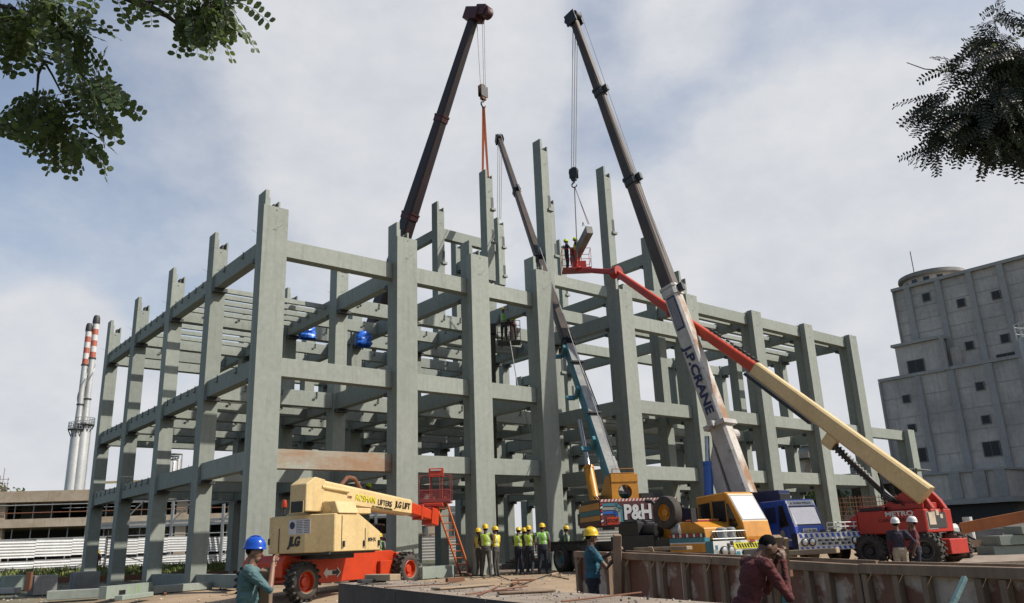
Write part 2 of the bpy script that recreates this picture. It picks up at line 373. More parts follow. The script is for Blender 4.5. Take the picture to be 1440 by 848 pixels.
stuff('rubble', rb)

# ------------------------------------------------------------------ precast building frame
XC = [12.585, 19.0, 23.23, 27.5, 33.85, 39.95, 46.95, 53.45, 59.85]       # column lines (centres), units
YR = [30.42, 36.28, 42.35, 48.6, 54.6]                                     # column front faces per row
CW, CD = .67, .76
Z1, Z2, Z3, R1, R2, R3 = 3.93, 7.58, 12.68, 3.9, 7.6, 14.45
BH = .76; GZ = -1.265
frame = thing('precast_building_frame', 'unfinished grey-green precast concrete building frame of columns and beams', 'building frame', U(XC[0], YR[0], GZ)+Vector((0, 0, 0)))
FL = local(frame)
def P(x, y, z): return FL @ U(x, y, z)
_cm = {}
def column_mesh(top, fins=True, tall=False, flush=False):
    k = (round(top, 2), fins, tall, flush)
    if k in _cm: return _cm[k]
    m = MB(); w = CW*S/2; d = CD*S; t = (top-GZ)*S
    m.box(-w, w, 0, d, 0, t, 'concrete')
    if fins:
        h1, h2 = (.80*S, .38*S)
        m.box(-w, -w+.15, 0.0, d, t+.002, t+h1, 'concrete'); m.box(-w+.152, -w+.21, 0.03, d*.6, t+.002, t+h1*.6, 'concrete')
        m.box(w-.07, w, 0.0, d, t+.002, t+h2, 'concrete'); m.box(w-.21, w-.072, .12, d*.7, t+.002, t+h2*.75, 'steel_dark')
        m.tube((0, -.004, t-.16), (0, .05, t-.16), .035, 'black', n=8)
    if tall:
        for zz in (3.1, 11.0):
            m.box(w*.35, w+.02, -.012, .2, t-zz-.55, t-zz+.25, 'steel_dark'); m.box(w*.2, w+.16, -.10, .16, t-zz-.72, t-zz-.56, 'concrete')
    # lifting wires left on the faces
    zz = t-.9 if fins else t-.5
    m.path([(-.1, -.005, zz-.02), (.02, -.03, zz+.0), (.12, -.12, zz+.1)], .008, 'steel_dark', 4)
    m.path([(-w, .3, zz-.1), (-w-.15, .3, zz-.06), (-w-.32, .3, zz+.02)], .008, 'steel_dark', 4)
    _cm[k] = m.mesh('column', bevel=.012); return _cm[k]
_pm = {}
def panel_mesh(h):
    k = round(h, 2)
    if k in _pm: return _pm[k]
    m = MB(); m.box(-.545*S, .545*S, 0, .40*S, 0, h, 'concrete')
    m.tube((0.02, -.004, h-.14), (0.02, .05, h-.14), .04, 'black', n=8)
    m.path([(-.1, -.005, h-.9), (.05, -.06, h-.84), (.2, -.16, h-.7)], .01, 'steel_dark', 4)
    _pm[k] = m.mesh('facade_panel', bevel=.015); return _pm[k]
def column(x, y, top, **k):
    return obj('column', column_mesh(top, **k), frame, P(x, y, GZ))
# front row with facade panels
for i, x in enumerate(XC):
    if i <= 4: c = column(x, YR[0], 13.95)
    elif i == 5: c = column(x-.15, YR[0], 15.45)
    else: c = column(x, YR[0], 14.62, fins=False)
    pt = 13.88 if i <= 4 else 14.62
    p = obj('facade_panel', panel_mesh((pt-GZ)*S), c, (0, -.40*S-.002, 0)) if i != 5 else obj('facade_panel', panel_mesh((pt-GZ)*S), c, (.18*S, -.40*S-.002, 0))
# low end bay on the right
c = column(66.9, YR[0], 7.62, fins=False); obj('facade_panel', panel_mesh((7.66-GZ)*S), c, (0, -.40*S-.002, 0))
# inner rows
TALL = {(1, 4): 25.5, (1, 5): 25.2, (2, 5): 25.3, (3, 4): 25.4, (4, 4): 25.4, (4, 5): 25.4, (3, 6): 25.0}
for j in range(1, 5):
    for i, x in enumerate(XC):
        top = TALL.get((j, i))
        if top: column(x, YR[j], top, tall=True)
        elif (j, i) == (2, 4): column(x, YR[j], 16.9)         # lower lift; the upper piece hangs from a crane
        elif (j, i) == (3, 5): column(x, YR[j], 16.9)
        elif i <= 4: column(x, YR[j], 13.95)
        else: column(x, YR[j], 14.5, fins=False)
column(39.9, 32.6, 18.6)
column(34.6, 55.3, 24.2, fins=True)

bx = [0]; 
def xbeam(x0, x1, y, z, h=BH, w=.5, m='concrete', name='beam', notch=0):
    b = MB(); L = (x1-x0)*S; hh = h*S
    b.box(0, L, 0, w*S, -hh, 0, m)
    for k in range(notch):
        xx = L*(k+.7)/(notch+.2); b.box(xx, xx+.05, -.05, 0.0, -hh*.42, -.0, 'steel_dark'); b.box(xx-.12, xx, -.12, -.052, -hh*.42, -hh*.42+.05, 'steel_dark')
    return obj(name, b.mesh(name, .010), frame, P(x0, y, z))
def ybeam(x, y0, y1, z, h=.8, w=.42, name='cross_beam', notch=0):
    b = MB(); L = (y1-y0)*S; hh = h*S
    b.box(-w*S/2, w*S/2, 0, L, -hh, 0, 'concrete')
    for k in range(notch):
        yy = L*(k+.75)/(notch+.35); b.box(-w*S/2-.035, -w*S/2, yy, yy+.05, -hh*.40, .03, 'steel_dark'); b.box(-w*S/2-.09, -w*S/2-.037, yy-.02, yy+.07, -hh*.40, -hh*.40+.04, 'steel_dark')
    # end corbels
    for yy in (.16, L-.16): b.box(-w*S/2-.1, w*S/2+.1, yy-.14, yy+.14, -hh-.16, -hh-.003, 'steel_dark')
    return obj(name, b.mesh(name, .010), frame, P(x, y0, z))
hw = CW/2
levL = (Z1, Z2, Z3); levR = (R1, R2, R3)
# front beams
for i in range(3):
    for z in levL:
        xbeam(XC[i]+hw, XC[i+1]-hw, YR[0]+.02, z, m='rust_concrete' if (i == 0 and z == Z1) else 'concrete')
for i in range(4, 8):
    for z in levR: 
        xbeam(XC[i]+hw, XC[i+1]-hw, YR[0]+.02, z)
xbeam(XC[4]+hw, XC[5]-hw, YR[0]+.06, 12.62, h=.8)
xbeam(XC[8]+hw, 66.9-hw, YR[0]+.02, R2)
# inner front-parallel beams
for j in range(1, 5):
    for i in range(8):
        if i == 4 and j > 2: continue
        for z in (levL if i < 4 else levR):
            if j == 4 and z in (Z1, R1): continue
            if i >= 4 and j >= 3 and z == R3: continue
            if i == 0 and j == 1 and z == Z3: continue
            xbeam(XC[i]+hw, XC[i+1]-hw, YR[j]+.1, z-.02, notch=3 if j in (1, 2) and i < 4 and z != Z1 else 0)
# beams across (depth direction)
for j in range(4):
    for i in range(9):
        for z in (levL if i < 5 else levR):
            if i >= 5 and j >= 2 and z == R3 and i > 6: continue
            ybeam(XC[i], YR[j]+CD, YR[j+1], z-.02, h=.8 if i else .74, notch=(5 if j > 0 else 2) if i in (0, 3) and z != Z1 else (5 if i == 0 and j > 1 else 0))
# intermediate floor beams carried by the cross beams
for z in (Z3, Z2):
    for j in (1, 2, 3):
        for i in range(1 if z == Z3 and j < 3 else 0, 4):
            ym = (YR[j]+YR[j+1])/2+.3
            xbeam(XC[i]+.22, XC[i+1]-.22, ym, z-.12, h=.66, w=.3, name='floor_beam', notch=2)
# joists
def joists(i, j, z, n, w=.16, h=.24):
    for k in range(n):
        y = YR[j]+CD+(YR[j+1]-YR[j]-CD)*(k+.6)/(n+.2)
        xbeam(XC[i]+.22, XC[i+1]-.22, y, z-.16, h=h, w=w, name='joist')
joists(0, 1, Z3, 5); joists(0, 2, Z3, 4); joists(0, 1, Z2, 4); joists(3, 1, Z3, 4); joists(3, 1, Z2, 4)
for i in (5, 6, 7): joists(i, 0, R3, 4, .3, .3)
joists(5, 0, R2, 3, .3, .3); joists(6, 1, R2, 4, .3, .3); joists(4, 0, R2, 4, .3, .3); joists(2, 1, Z2, 4)
# upper storey beams round the tall columns
xbeam(XC[4]+hw, XC[5]-hw, YR[1]+.1, 16.75); ybeam(XC[5], YR[1]+CD, YR[2], 16.6)
xbeam(XC[5]+hw, XC[6]-hw, YR[2]+.1, 16.7)
ybeam(XC[5], 32.6+CD, YR[1], 18.35)
xbeam(XC[4]+hw, XC[5]-hw-.2, YR[3]+.1, 24.05, h=.85); ybeam(XC[4], YR[3]+CD, YR[4], 24.05); ybeam(XC[5], YR[3]+CD+.3, YR[4], 24.05)
# ground beams and plinths between the left columns
for j in (0, 1): ybeam(XC[0]+.1, YR[j]+CD, YR[j+1], GZ+.55, h=.5, name='ground_beam')
xbeam(XC[0]+hw+.3, XC[1]-hw, YR[1]+.1, GZ+.45, h=.45, name='ground_beam')
xbeam(XC[1]+hw, XC[2]-hw, YR[1]+.1, GZ+.45, h=.45, name='ground_beam')
# ------------------------------------------------------------------ machine builders
def wheel(parent, c, axis, r, w, rim='grey_metal', lugs=0, name='wheel', tyre='tyre', hub=None, rimr=.56):
    """tyre as a part, rim as its sub-part; axis points to the outside"""
    ax = Vector(axis).normalized(); up = Vector((0, 0, 1)) if abs(ax.z) < .9 else Vector((0, 1, 0))
    x = up.cross(ax).normalized(); T = basis((0, 0, 0), x, ax.cross(x)); 
    if (T.to_3x3() @ Vector((0, 0, 1))).dot(ax) < 0: T = T @ Matrix.Rotation(math.pi, 4, 'X')
    m = MB(); h = w/2; ri = r*rimr
    ro = r-(.05 if lugs else 0)
    m.lathe([(ri, -h*.85), (ri*1.12, -h), (ro*.86, -h*1.0), (ro*.97, -h*.8), (ro, -h*.5), (ro, h*.5), (ro*.97, h*.8), (ro*.86, h*1.0), (ri*1.12, h), (ri, h*.85), (ri*.97, 0), (ri, -h*.85)], T, 'tyre', 36, ['tyre_dusty' if tyre == 'dusty' else 'tyre']*3+['tyre']*5+['tyre_dusty' if tyre == 'dusty' else 'tyre']*3)
    for k in range(lugs):
        a = 2*math.pi*k/lugs
        for sgn in (-1, 1):
            aa = a+(math.pi/lugs if sgn > 0 else 0); d = 2.2/lugs*1.3
            p0 = Vector((math.cos(aa)*(r-.03), math.sin(aa)*(r-.03), sgn*h*.95)); p1 = Vector((math.cos(aa+d)*(r-.03), math.sin(aa+d)*(r-.03), sgn*h*.02))
            m.bar(T @ p0, T @ p1, .06, .075, 'tyre', up=T.to_3x3() @ Vector((math.cos(aa), math.sin(aa), 0)))
    o = obj(name, m, parent, c, smooth=True)
    k = MB()
    k.lathe([(ri*.98, h*.2), (ri*.99, h*.86), (ri*.93, h*.9), (ri*.86, h*.3), (ri*.5, h*.22), (ri*.46, h*.55), (ri*.40, h*.62), (.001, h*.62)], T, rim, 28, [rim]*4+[hub or rim]*3)
    for q in range(8):
        a = q*math.pi/4; p = Vector((math.cos(a)*ri*.66, math.sin(a)*ri*.66, h*.22)); k.tube(T @ p, T @ (p+Vector((0, 0, h*.14))), .018, hub or rim, n=6)
    obj('rim', k, o, smooth=True)
    return o
def boom(parent, stations, mats, name='boom_section', side=None, collars=None, group=None):
    """telescopic boom: stations [(point, width, height)...]; each pair is one box section, narrower than the one before"""
    res = []
    for i in range(len(stations)-1):
        (a, w, h), (b, w1, h1) = stations[i], stations[i+1]
        mm = mats[i]; m = MB(); a = Vector(a); b = Vector(b); d = (b-a).normalized(); L = (b-a).length
        x = d.cross(Vector((0, 0, 1))).normalized(); y = x.cross(d)
        T = Matrix(((x.x, y.x, d.x, a.x), (x.y, y.y, d.y, a.y), (x.z, y.z, d.z, a.z), (0, 0, 0, 1)))
        def ring(ww, hh, t):
            c = min(ww, hh)*.14
            return [T @ Vector(p+(t,)) for p in ((-ww/2, -hh/2+c), (-ww/2+c, -hh/2), (ww/2-c, -hh/2), (ww/2, -hh/2+c), (ww/2, hh/2-c), (ww/2-c, hh/2), (-ww/2+c, hh/2), (-ww/2, hh/2-c))]
        vs = ring(w, h, 0)+ring(w1, h1, L)
        sides = mm if isinstance(mm, (list, tuple)) else [mm]*8
        for q in range(8): m.add([vs[q], vs[(q+1) % 8], vs[8+(q+1) % 8], vs[8+q]], [(0, 1, 2, 3)], sides[q])
        m.add(vs, [tuple(range(7, -1, -1)), tuple(range(8, 16))], sides[0])
        # head collar of the section
        cm = (collars or ['black']*9)[i]
        if cm and i < len(stations)-2:
            for (t0, t1, g_) in ((L-.45, L-.12, .10), (L-.10, L+.02, .16)):
                vs2 = ring(w1+g_, h1+g_, t0)+ring(w1+g_, h1+g_, t1)
                m.add(vs2, [tuple(range(7, -1, -1)), tuple(range(8, 16))]+[(q, (q+1) % 8, 8+(q+1) % 8, 8+q) for q in range(8)], cm)
            m.box(-.10, .10, h1/2+.06, h1/2+.3, L-.4, L-.05, 'black', T)
        o = obj(name, m, parent); res.append((o, T, L))
    return res
def ropes(parent, tops, bots, r=.022, name='hoist_rope', m='rope'):
    for a, b in zip(tops, bots):
        k = MB(); k.tube(a, b, r, m, n=6); obj(name, k, parent)
def hook(parent, p, s, m='black', body='steel_dark'):
    """hook block hanging at p (top), size s"""
    k = MB()
    T = basis(p, RH, (0, 0, 1))
    k.lathe([(.001, -.12*s), (.36*s, -.12*s), (.42*s, -.06*s), (.42*s, .06*s), (.36*s, .12*s), (.001, .12*s)], T @ Matrix.Translation((0, -.35*s, 0)), body, 20)
    k.box(-.34*s, .34*s, -.95*s, -.1*s, -.16*s, -.125*s, m, T); k.box(-.34*s, .34*s, -.95*s, -.1*s, .125*s, .16*s, m, T)
    k.box(-.2*s, .2*s, -1.15*s, -.85*s, -.12*s, .12*s, body, T)
    o = obj('hook_block', k, parent, smooth=True)
    h = MB(); pts = []
    for q in range(13):
        a = math.radians(90-q*22); pts.append(T @ Vector((.22*s*math.cos(a), -1.52*s+.22*s*math.sin(a), 0)))
    h.path([T @ Vector((0, -1.1*s, 0))]+pts, .07*s, m, 8, .04*s); obj('hook', h, o, smooth=True)
    return T @ Vector((0, -1.68*s, 0))

# world points of the three crane booms
T1XY = U(XC[4], YR[2]+CD/2, 0).xy; T1BXY = U(XC[5], YR[3]+CD/2, 0).xy
# ---------------------------------------------------------------- crane A: orange crane with painted counterweight
def truck_frame(name, label, front, rear):
    d = Vector((front.x-rear.x, front.y-rear.y, 0)).normalized()
    return thing(name, label, 'crane', (front.x, front.y, gz(front)), d), d
fA = at(1046, 760, 25.0); rA = at(800, 783, 33.5)
crA, dA = truck_frame('truck_crane', 'orange and maroon truck crane with painted counterweight, spare wheel and teal boom', fA, rA)
LA = local(crA)
# local axes: +Y forward (towards the camera's right), +X the side facing the camera
k = MB()
k.box(-1.2, 1.2, -9.8, -1.55, .82, 1.14, 'black'); k.box(-.9, .9, -9.6, -1.2, .55, .82, 'steel_dark')
k.box(1.0, 1.24, -5.4, -2.9, .78, 1.28, 'steel_dark'); k.box(1.0, 1.26, -9.75, -7.2, 1.12, 1.2, 'black')
obj('chassis', k, crA, bevel=.02)
for yy in (-8.9, -7.55):
    for sx in (-1, 1): wheel(crA, (sx*1.05, yy, .54), (sx, 0, 0), .54, .5, 'grey_metal', tyre='dusty', hub='teal')
for yy in (-3.6, -2.2):
    for sx in (-1, 1): wheel(crA, (sx*1.05, yy, .52), (sx, 0, 0), .52, .34, 'steel_dark')
# coloured side skirt
k = MB(); 
for z0, z1, m_ in ((.52, .70, 'maroon'), (.702, .96, 'orange'), (.962, 1.0, 'white'), (1.002, 1.14, 'teal')): k.box(1.05, 1.25, -2.05, -.36, z0, z1, m_)
k.box(1.2, 1.252, -2.05, -.36, 1.145, 1.27, 'black')
for q in range(10): k.box(1.2525, 1.262, -2.03+q*.165, -1.93+q*.165, 1.16, 1.26, 'white' if q % 2 else 'red')
obj('side_skirt', k, crA)
# bumper with painted front, headlights and guard rail
k = MB(); k.box(-1.25, 1.25, -.34, 0, .46, 1.02, 'teal'); 
def fquad(x0, x1, z0, z1, m_, e=.004): k.box(x0, x1, 0.0, e, z0, z1, m_)
k.box(-1.25, 1.25, 0, .005, .46, 1.02, 'white')
rq = random.Random(3)
for q in range(26):
    x = rq.uniform(-1.2, 1.1); z = rq.uniform(.47, .92); k.box(x, min(1.24, x+rq.uniform(.08, .22)), .0055, .0085+.0001*q, z, min(1.015, z+rq.uniform(.05, .14)), rq.choice(('teal', 'grey_metal', 'plank_green', 'black')))
for q in range(9):
    x = 1.15-q*.28; k.prism([(x, .48), (x-.14, .48), (x-.02, .66), (x+.12, .66)], Matrix(((1, 0, 0, 0), (0, 0, 1, .0125), (0, 1, 0, 0), (0, 0, 0, 1))), .003, 'teal')
for q in range(11):
    x = .3-q*.11; k.prism([(x, .80), (x-.06, .80), (x, .92), (x+.06, .92)], Matrix(((1, 0, 0, 0), (0, 0, 1, .0195), (0, 1, 0, 0), (0, 0, 0, 1))), .004, 'black')
k.box(-1.0, .45, .012, .019, .77, .95, 'hivis_y'); k.box(-1.15, .1, .016, .05, .60, .74, 'black')
obj('bumper', k, crA)
for x in (.86, .58):
    k = MB(); T = basis((x, .012, .72), (1, 0, 0), (0, 0, 1)) @ Matrix.Rotation(math.pi, 4, 'Y'); k.lathe([(.15, 0), (.15, .05), (.12, .06)], T, 'black', 18); k.lathe([(.115, .062), (.08, .075), (.001, .08)], T, 'chrome', 18); obj('headlight', k, crA, smooth=True)
k = MB()
for z in (1.08, 1.30): k.tube((-.2, -.04, z), (1.22, -.04, z), .022, 'grey_metal', n=6)
for q in range(12): k.tube((-.15+q*.12, -.04, 1.08), (-.03+q*.12, -.04, 1.30), .012, 'grey_metal', n=4)
obj('guard_rail', k, crA)
k = MB()
for x in (.55, .2): k.lathe([(.17, 0), (.17, .34), (.12, .38), (.001, .38)], Matrix.Translation((x, -.35, 1.04)), 'grey_metal', 14)
obj('air_tank', k, crA, smooth=True)
# engine hood and deck
k = MB(); k.prism([(-1.6, 1.04), (-.5, 1.04), (-.55, 1.42), (-1.0, 1.62), (-1.7, 1.62)], Matrix(((0, 0, 1, -.22), (1, 0, 0, 0), (0, 1, 0, 0), (0, 0, 0, 1))), 1.3, 'orange'); k.box(-.22, .55, -3.3, -1.72, 1.145, 1.66, 'orange')
k.box(.0, .9, -1.6, -1.0, 1.625, 1.70, 'sling_pink'); obj('engine_hood', k, crA, bevel=.02)
# cab
cabT = Matrix(((0, 0, 1, -1.22), (1, 0, 0, 0), (0, 1, 0, 0), (0, 0, 0, 1)))
k = MB(); k.prism([(-2.15, .78), (-.02, .78), (.02, 1.12), (-.08, 1.58), (-.62, 2.46), (-.75, 2.52), (-2.15, 2.44)], cabT, 1.14, 'orange'); cab = obj('cab', k, crA, bevel=.035)
k = MB()
for y_ in (-1.42, -.70): k.box(-.083, -.076, y_, y_+.018, 1.0, 2.3, 'steel_dark')
k.box(-.083, -.076, -1.42, -.70, 1.0, 1.018, 'steel_dark'); k.box(-.084, -.05, -1.36, -1.22, 1.45, 1.49, 'black'); obj('door_seam', k, cab)
def sidewin(parent, poly, x, m_='glass_dark', fr='black'):
    cx = sum(p[0] for p in poly)/len(poly); cz = sum(p[1] for p in poly)/len(poly)
    k = MB(); T = Matrix(((0, 0, 1, x), (1, 0, 0, 0), (0, 1, 0, 0), (0, 0, 0, 1)))
    k.prism([(cx+(a-cx)*1.14, cz+(b-cz)*1.12) for a, b in poly], T, .006, fr)
    k.prism(poly, Matrix.Translation((.006, 0, 0)) @ T, .005, m_); return obj('side_window', k, parent)
sidewin(cab, [(-2.0, 1.62), (-1.5, 1.62), (-1.5, 2.2), (-2.0, 2.16)], -.081)
sidewin(cab, [(-1.32, 1.62), (-.78, 1.62), (-.78, 2.22), (-1.32, 2.22)], -.081)
sidewin(cab, [(-.62, 1.34), (-.28, 1.5), (-.6, 2.12), (-.68, 2.1)], -.081)
def windscreen(parent, x0, x1, a, b, name='windscreen', m_='screen'):
    """pane on the slanted cab front between (y,z) points a (low) and b (high)"""
    k = MB(); d = Vector((0, b[0]-a[0], b[1]-a[1])); L = d.length; T = basis((x0, a[0], a[1]), (1, 0, 0), d); w = x1-x0
    sgn = 1 if (T.to_3x3() @ Vector((0, 0, 1))).y > 0 else -1
    k.box(.0, w, 0, L, 0, .006*sgn, 'black', T); k.box(.05, w-.05, .05, L-.05, .007*sgn, .012*sgn, m_, T); return obj(name, k, parent), T, w, L, sgn
ws, *_ = windscreen(cab, -1.18, -.12, (-.095, 1.60), (-.60, 2.42))
k = MB()
for x in (-1.0, -.3): k.box(x-.08, x+.08, .045, .07, .96, 1.04, 'red')
k.box(-1.22, -.08, .0, .012, 1.05, 1.06, 'black'); obj('marker_lights', k, cab)
k = MB(); k.tube((.9, -1.2, 1.6), (1.05, -1.0, 1.9), .015, 'black'); k.box(.95, 1.15, -1.02, -.98, 1.6, 2.05, 'black'); obj('mirror', k, crA)
# spare wheel, tank and exhaust on the deck
sw = wheel(crA, (.92, -2.45, 1.98), (1, .10, 0), .54, .38, 'orange', name='spare_wheel', rimr=.5)
k = MB(); k.box(.35, 1.15, -5.0, -3.85, 1.145, 1.72, 'black'); k.box(.38, 1.12, -4.95, -3.9, 1.724, 1.78, 'steel_dark'); k.tube((.75, -3.86, 1.45), (.75, -3.2, 1.42), .24, 'black', n=16); obj('fuel_tank', k, crA, bevel=.02)
k = MB(); k.lathe([(.10, 0), (.22, .03), (.24, .12), (.22, .4), (.12, .46)], basis((.75, -1.9, 1.40), (1, 0, 0), (0, 0, 1)), 'grey_metal', 16); obj('air_filter', k, crA, smooth=True)
k = MB(); k.path([(.5, -3.6, 1.15), (.5, -3.62, 2.3), (.55, -3.72, 2.42), (.75, -3.85, 2.45)], .06, 'black', 10); obj('exhaust', k, crA, smooth=True)
for a_, b_ in (((-.2, -3.2, 1.15), (.15, -2.7, 2.3)), ((-.4, -3.9, 1.15), (-.2, -3.0, 2.2)), ((.0, -4.1, 1.15), (.05, -3.6, 2.35))):
    k = MB(); k.bar(a_, b_, .12, .12, 'black'); obj('boom_rest', k, crA)
k = MB(); k.box(-1.6, 1.7, -6.6, -6.2, .60, 1.02, 'steel_dark'); k.box(1.4, 1.68, -6.55, -6.25, .03, .64, 'steel_dark'); k.box(1.25, 1.85, -6.7, -6.1, -.0, .06, 'steel_dark')
obj('outrigger', k, crA, bevel=.015)
# superstructure, turned towards the boom
footA = at(872, 703, 30.6); tipA = above(702, 196, T1BXY)
bd = Vector((tipA.x-footA.x, tipA.y-footA.y, 0)).normalized(); bxv = Vector((bd.y, -bd.x, 0))
cA = at(845, 726, 29.6)                                            # rear left corner of the counterweight
def SA(x, y, z): p = cA+bxv*x+bd*y; p.z = z+gz(cA); return LA @ p     # x to the right along the rear face, y towards the boom
def boxS(m_, x0, x1, y0, y1, z0, z1, mm):
    vs = [SA(x, y, z) for z in (z0, z1) for x, y in ((x0, y0), (x1, y0), (x1, y1), (x0, y1))]
    m_.add(vs, [(0, 3, 2, 1), (4, 5, 6, 7), (0, 1, 5, 4), (1, 2, 6, 5), (2, 3, 7, 6), (3, 0, 4, 7)], mm)
zb, zt_ = 1.60, 2.46
k = MB(); boxS(k, 0, 3.0, 0, .9, zb, zt_, 'maroon')
for z0, z1, m_ in ((zb, zb+.2, 'maroon'), (zb+.202, zb+.4, 'orange'), (zb+.402, zb+.62, 'teal'), (zb+.622, zt_, 'orange')): boxS(k, .01, 2.9, .902, 3.2, z0, z1-.001, m_)
for z0, z1, m_ in ((zb, zb+.2, 'maroon'), (zb+.21, zb+.4, 'orange'), (zb+.41, zb+.6, 'teal'), (zb+.61, zt_, 'orange')): boxS(k, -.012, -.002, .06, 3.2, z0, z1, m_)
cw = obj('counterweight', k, crA, bevel=.012)
k = MB()                                                           # painted decoration on the rear face
def strip(pts, w, m_, e):
    for a, b in zip(pts, pts[1:]):
        a = Vector(a); b = Vector(b); d = (b-a).normalized(); n = Vector((-d.y, d.x))*w/2; a2 = a-d*w*.5; b2 = b+d*w*.5
        k.add([SA(p.x, -e, zb+p.y) for p in (a2-n, b2-n, b2+n, a2+n)], [(0, 1, 2, 3)], m_)
for i, (m_, o_) in enumerate((('teal', 0), ('plank_green', .14), ('cyl_blue', .28))):
    strip([(.12, .76-o_), (.62-o_*.35, .76-o_), (.78-o_*.6, .64-o_*.8), (.80-o_*.6, .08)], .10, m_, .006+.002*i)
    strip([(2.9, .76-o_), (2.35+o_*.35, .76-o_), (2.2+o_*.6, .64-o_*.8), (2.18+o_*.6, .08)], .10, m_, .006+.002*i)
for i in range(22): k.add([SA(x, -.006, z) for x, z in ((.02+i*.135, zt_+.01), (.09+i*.135, zt_+.01), (.14+i*.135, zt_+.1), (.07+i*.135, zt_+.1))], [(0, 1, 2, 3)], 'white')
boxS(k, 0, 3.0, -.002, .03, zt_+.004, zt_+.10, 'red')
for i in range(7): k.add([SA(x, -.006, z) for x, z in ((.0, zb+.02+i*.12), (.09, zb+.06+i*.12), (.09, zb+.12+i*.12), (.0, zb+.08+i*.12))], [(0, 1, 2, 3)], 'white' if i % 2 else 'red')
k.add([SA(x, -.013, z) for x, z in ((.22, zb+.05), (.68, zb+.05), (.68, zb+.32), (.22, zb+.32))], [(0, 1, 2, 3)], 'orange_red')
k.add([SA(x, -.006, z) for x, z in ((.95, zb+.0), (2.05, zb+.0), (2.05, zb+.22), (.95, zb+.22))], [(0, 1, 2, 3)], 'black')
obj('painted_stripes', k, cw)
def TS(x, z, e=.02): 
    o_ = SA(x, -e, z); return basis(o_, SA(x+1, -e, z)-o_, (0, 0, 1))
text('lettering', 'P&H', .72, TS(1.42, zb+.45), 'white', cw, bold=.03, width=1.05)
text('lettering', 'STOP', .17, TS(.45, zb+.185), 'black', cw)
# boom foot bracket with round hole
k = MB()
for x0 in (.55, 1.45):
    yz = [(.25, zt_), (2.3, zt_), (1.6, zt_+.5), (.95, zt_+1.0), (.6, zt_+1.0), (.4, zt_+.75)]
    vs = [SA(x0, y, z) for y, z in yz]+[SA(x0+.14, y, z) for y, z in yz]; n = len(yz)
    k.add(vs, [tuple(range(n-1, -1, -1)), tuple(range(n, 2*n))]+[(i, (i+1) % n, n+(i+1) % n, n+i) for i in range(n)], 'orange')
# rear plate with a round opening
ring = []; n = 24
for i in range(n):
    a = 2*math.pi*i/n; c_, s_ = math.cos(a), math.sin(a); q = 1/max(abs(c_), abs(s_)); ring.append(((1.07+.27*c_, zt_+.36+.27*s_), (1.07+.52*c_*q, zt_+.36+.355*s_*q)))
for i in range(n):
    (a, b), (c_, d_) = ring[i], ring[(i+1) % n]
    for yy, fl in ((.23, 0), (.31, 1)):
        f_ = [SA(b[0], yy, b[1]), SA(d_[0], yy, d_[1]), SA(c_[0], yy, c_[1]), SA(a[0], yy, a[1])]
        k.add(f_ if fl else f_[::-1], [(0, 1, 2, 3)], 'orange')
    k.add([SA(a[0], .23, a[1]), SA(c_[0], .23, c_[1]), SA(c_[0], .31, c_[1]), SA(a[0], .31, a[1])], [(0, 1, 2, 3)], 'orange')
boxS(k, .55, 1.59, .2, .35, zt_+.72, zt_+1.02, 'orange')
boxS(k, .6, 1.5, .25, .7, zt_+1.03, zt_+1.07, 'steel_dark'); boxS(k, .62, 1.5, .28, .32, zt_+1.2, zt_+1.23, 'steel_dark')
for x in (.62, 1.46): boxS(k, x, x+.04, .28, .32, zt_+1.02, zt_+1.2, 'steel_dark')
obj('boom_bracket', k, crA, bevel=.01)
k = MB(); T0 = SA(1.05, .85, zt_+.28); T1_ = SA(1.05+.001, .85, zt_+.28); k.tube(SA(.70, .85, zt_+.28), SA(1.42, .85, zt_+.28), .24, 'rope', n=18)
for x in (.70, 1.40): k.tube(SA(x, .85, zt_+.28), SA(x+.03, .85, zt_+.28), .36, 'orange', n=18)
obj('winch', k, crA, smooth=True)
k = MB(); boxS(k, 2.0, 2.9, 1.2, 3.0, zt_+.01, zt_+.35, 'black'); boxS(k, .0, .5, .5, 2.8, zt_+.01, zt_+.12, 'steel_dark')
for i in range(6): k.path([SA(.05+.08*i, .6, zt_+.1), SA(.1+.1*i, 1.2, zt_+.3), SA(.3+.05*i, 1.8, zt_+.2)], .018, 'black', 5)
boxS(k, -.02, .2, 3.1, 3.4, zb+.1, zt_-.3, 'black'); obj('deck_machinery', k, crA)
# boom A
fA0 = LA @ footA; tA0 = LA @ tipA
def along(a, b, px, py):    # point on the 3D line a-b whose image lies nearest to a pixel
    best = None
    for i in range(401):
        p = a.lerp(b, i/400); d = p-CAM; zz = d.dot(_f); u = W0/2+FPX*d.dot(_r)/zz; v = H0/2-FPX*d.dot(_u)/zz
        e = (u-px)**2+(v-py)**2
        if best is None or e < best[0]: best = (e, p)
    return best[1]
sA = [footA, along(footA, tipA, 795, 483), along(footA, tipA, 764, 362), along(footA, tipA, 730, 267), tipA]
WA = [.56, .47, .42, .37, .32]
secA = boom(crA, [(LA @ p, w, w*1.15) for p, w in zip(sA, WA)], [['teal', 'teal', 'teal', 'boom_grey', 'boom_grey', 'boom_grey', 'teal', 'teal'], 'boom_dark', 'boom_dark', 'boom_dark'])
o_, T, L = secA[0]
k = MB()
for t in (.30, .62, .92):
    k.box(-.42, -.285, -.26, .36, L*t-.10, L*t+.1, 'teal', T); k.box(-.8, -.4, -.30, -.22, L*t-.12, L*t+.12, 'teal', T)
for t in (.45, .8): k.box(-.30, .30, .31, .42, L*t-.05, L*t+.05, 'steel_dark', T)
k.path([T @ Vector((.2, .34, L*.2)), T @ Vector((.24, .37, L*.5)), T @ Vector((.2, .33, L*.8))], .03, 'black', 6)
obj('boom_bracket_plate', k, o_)
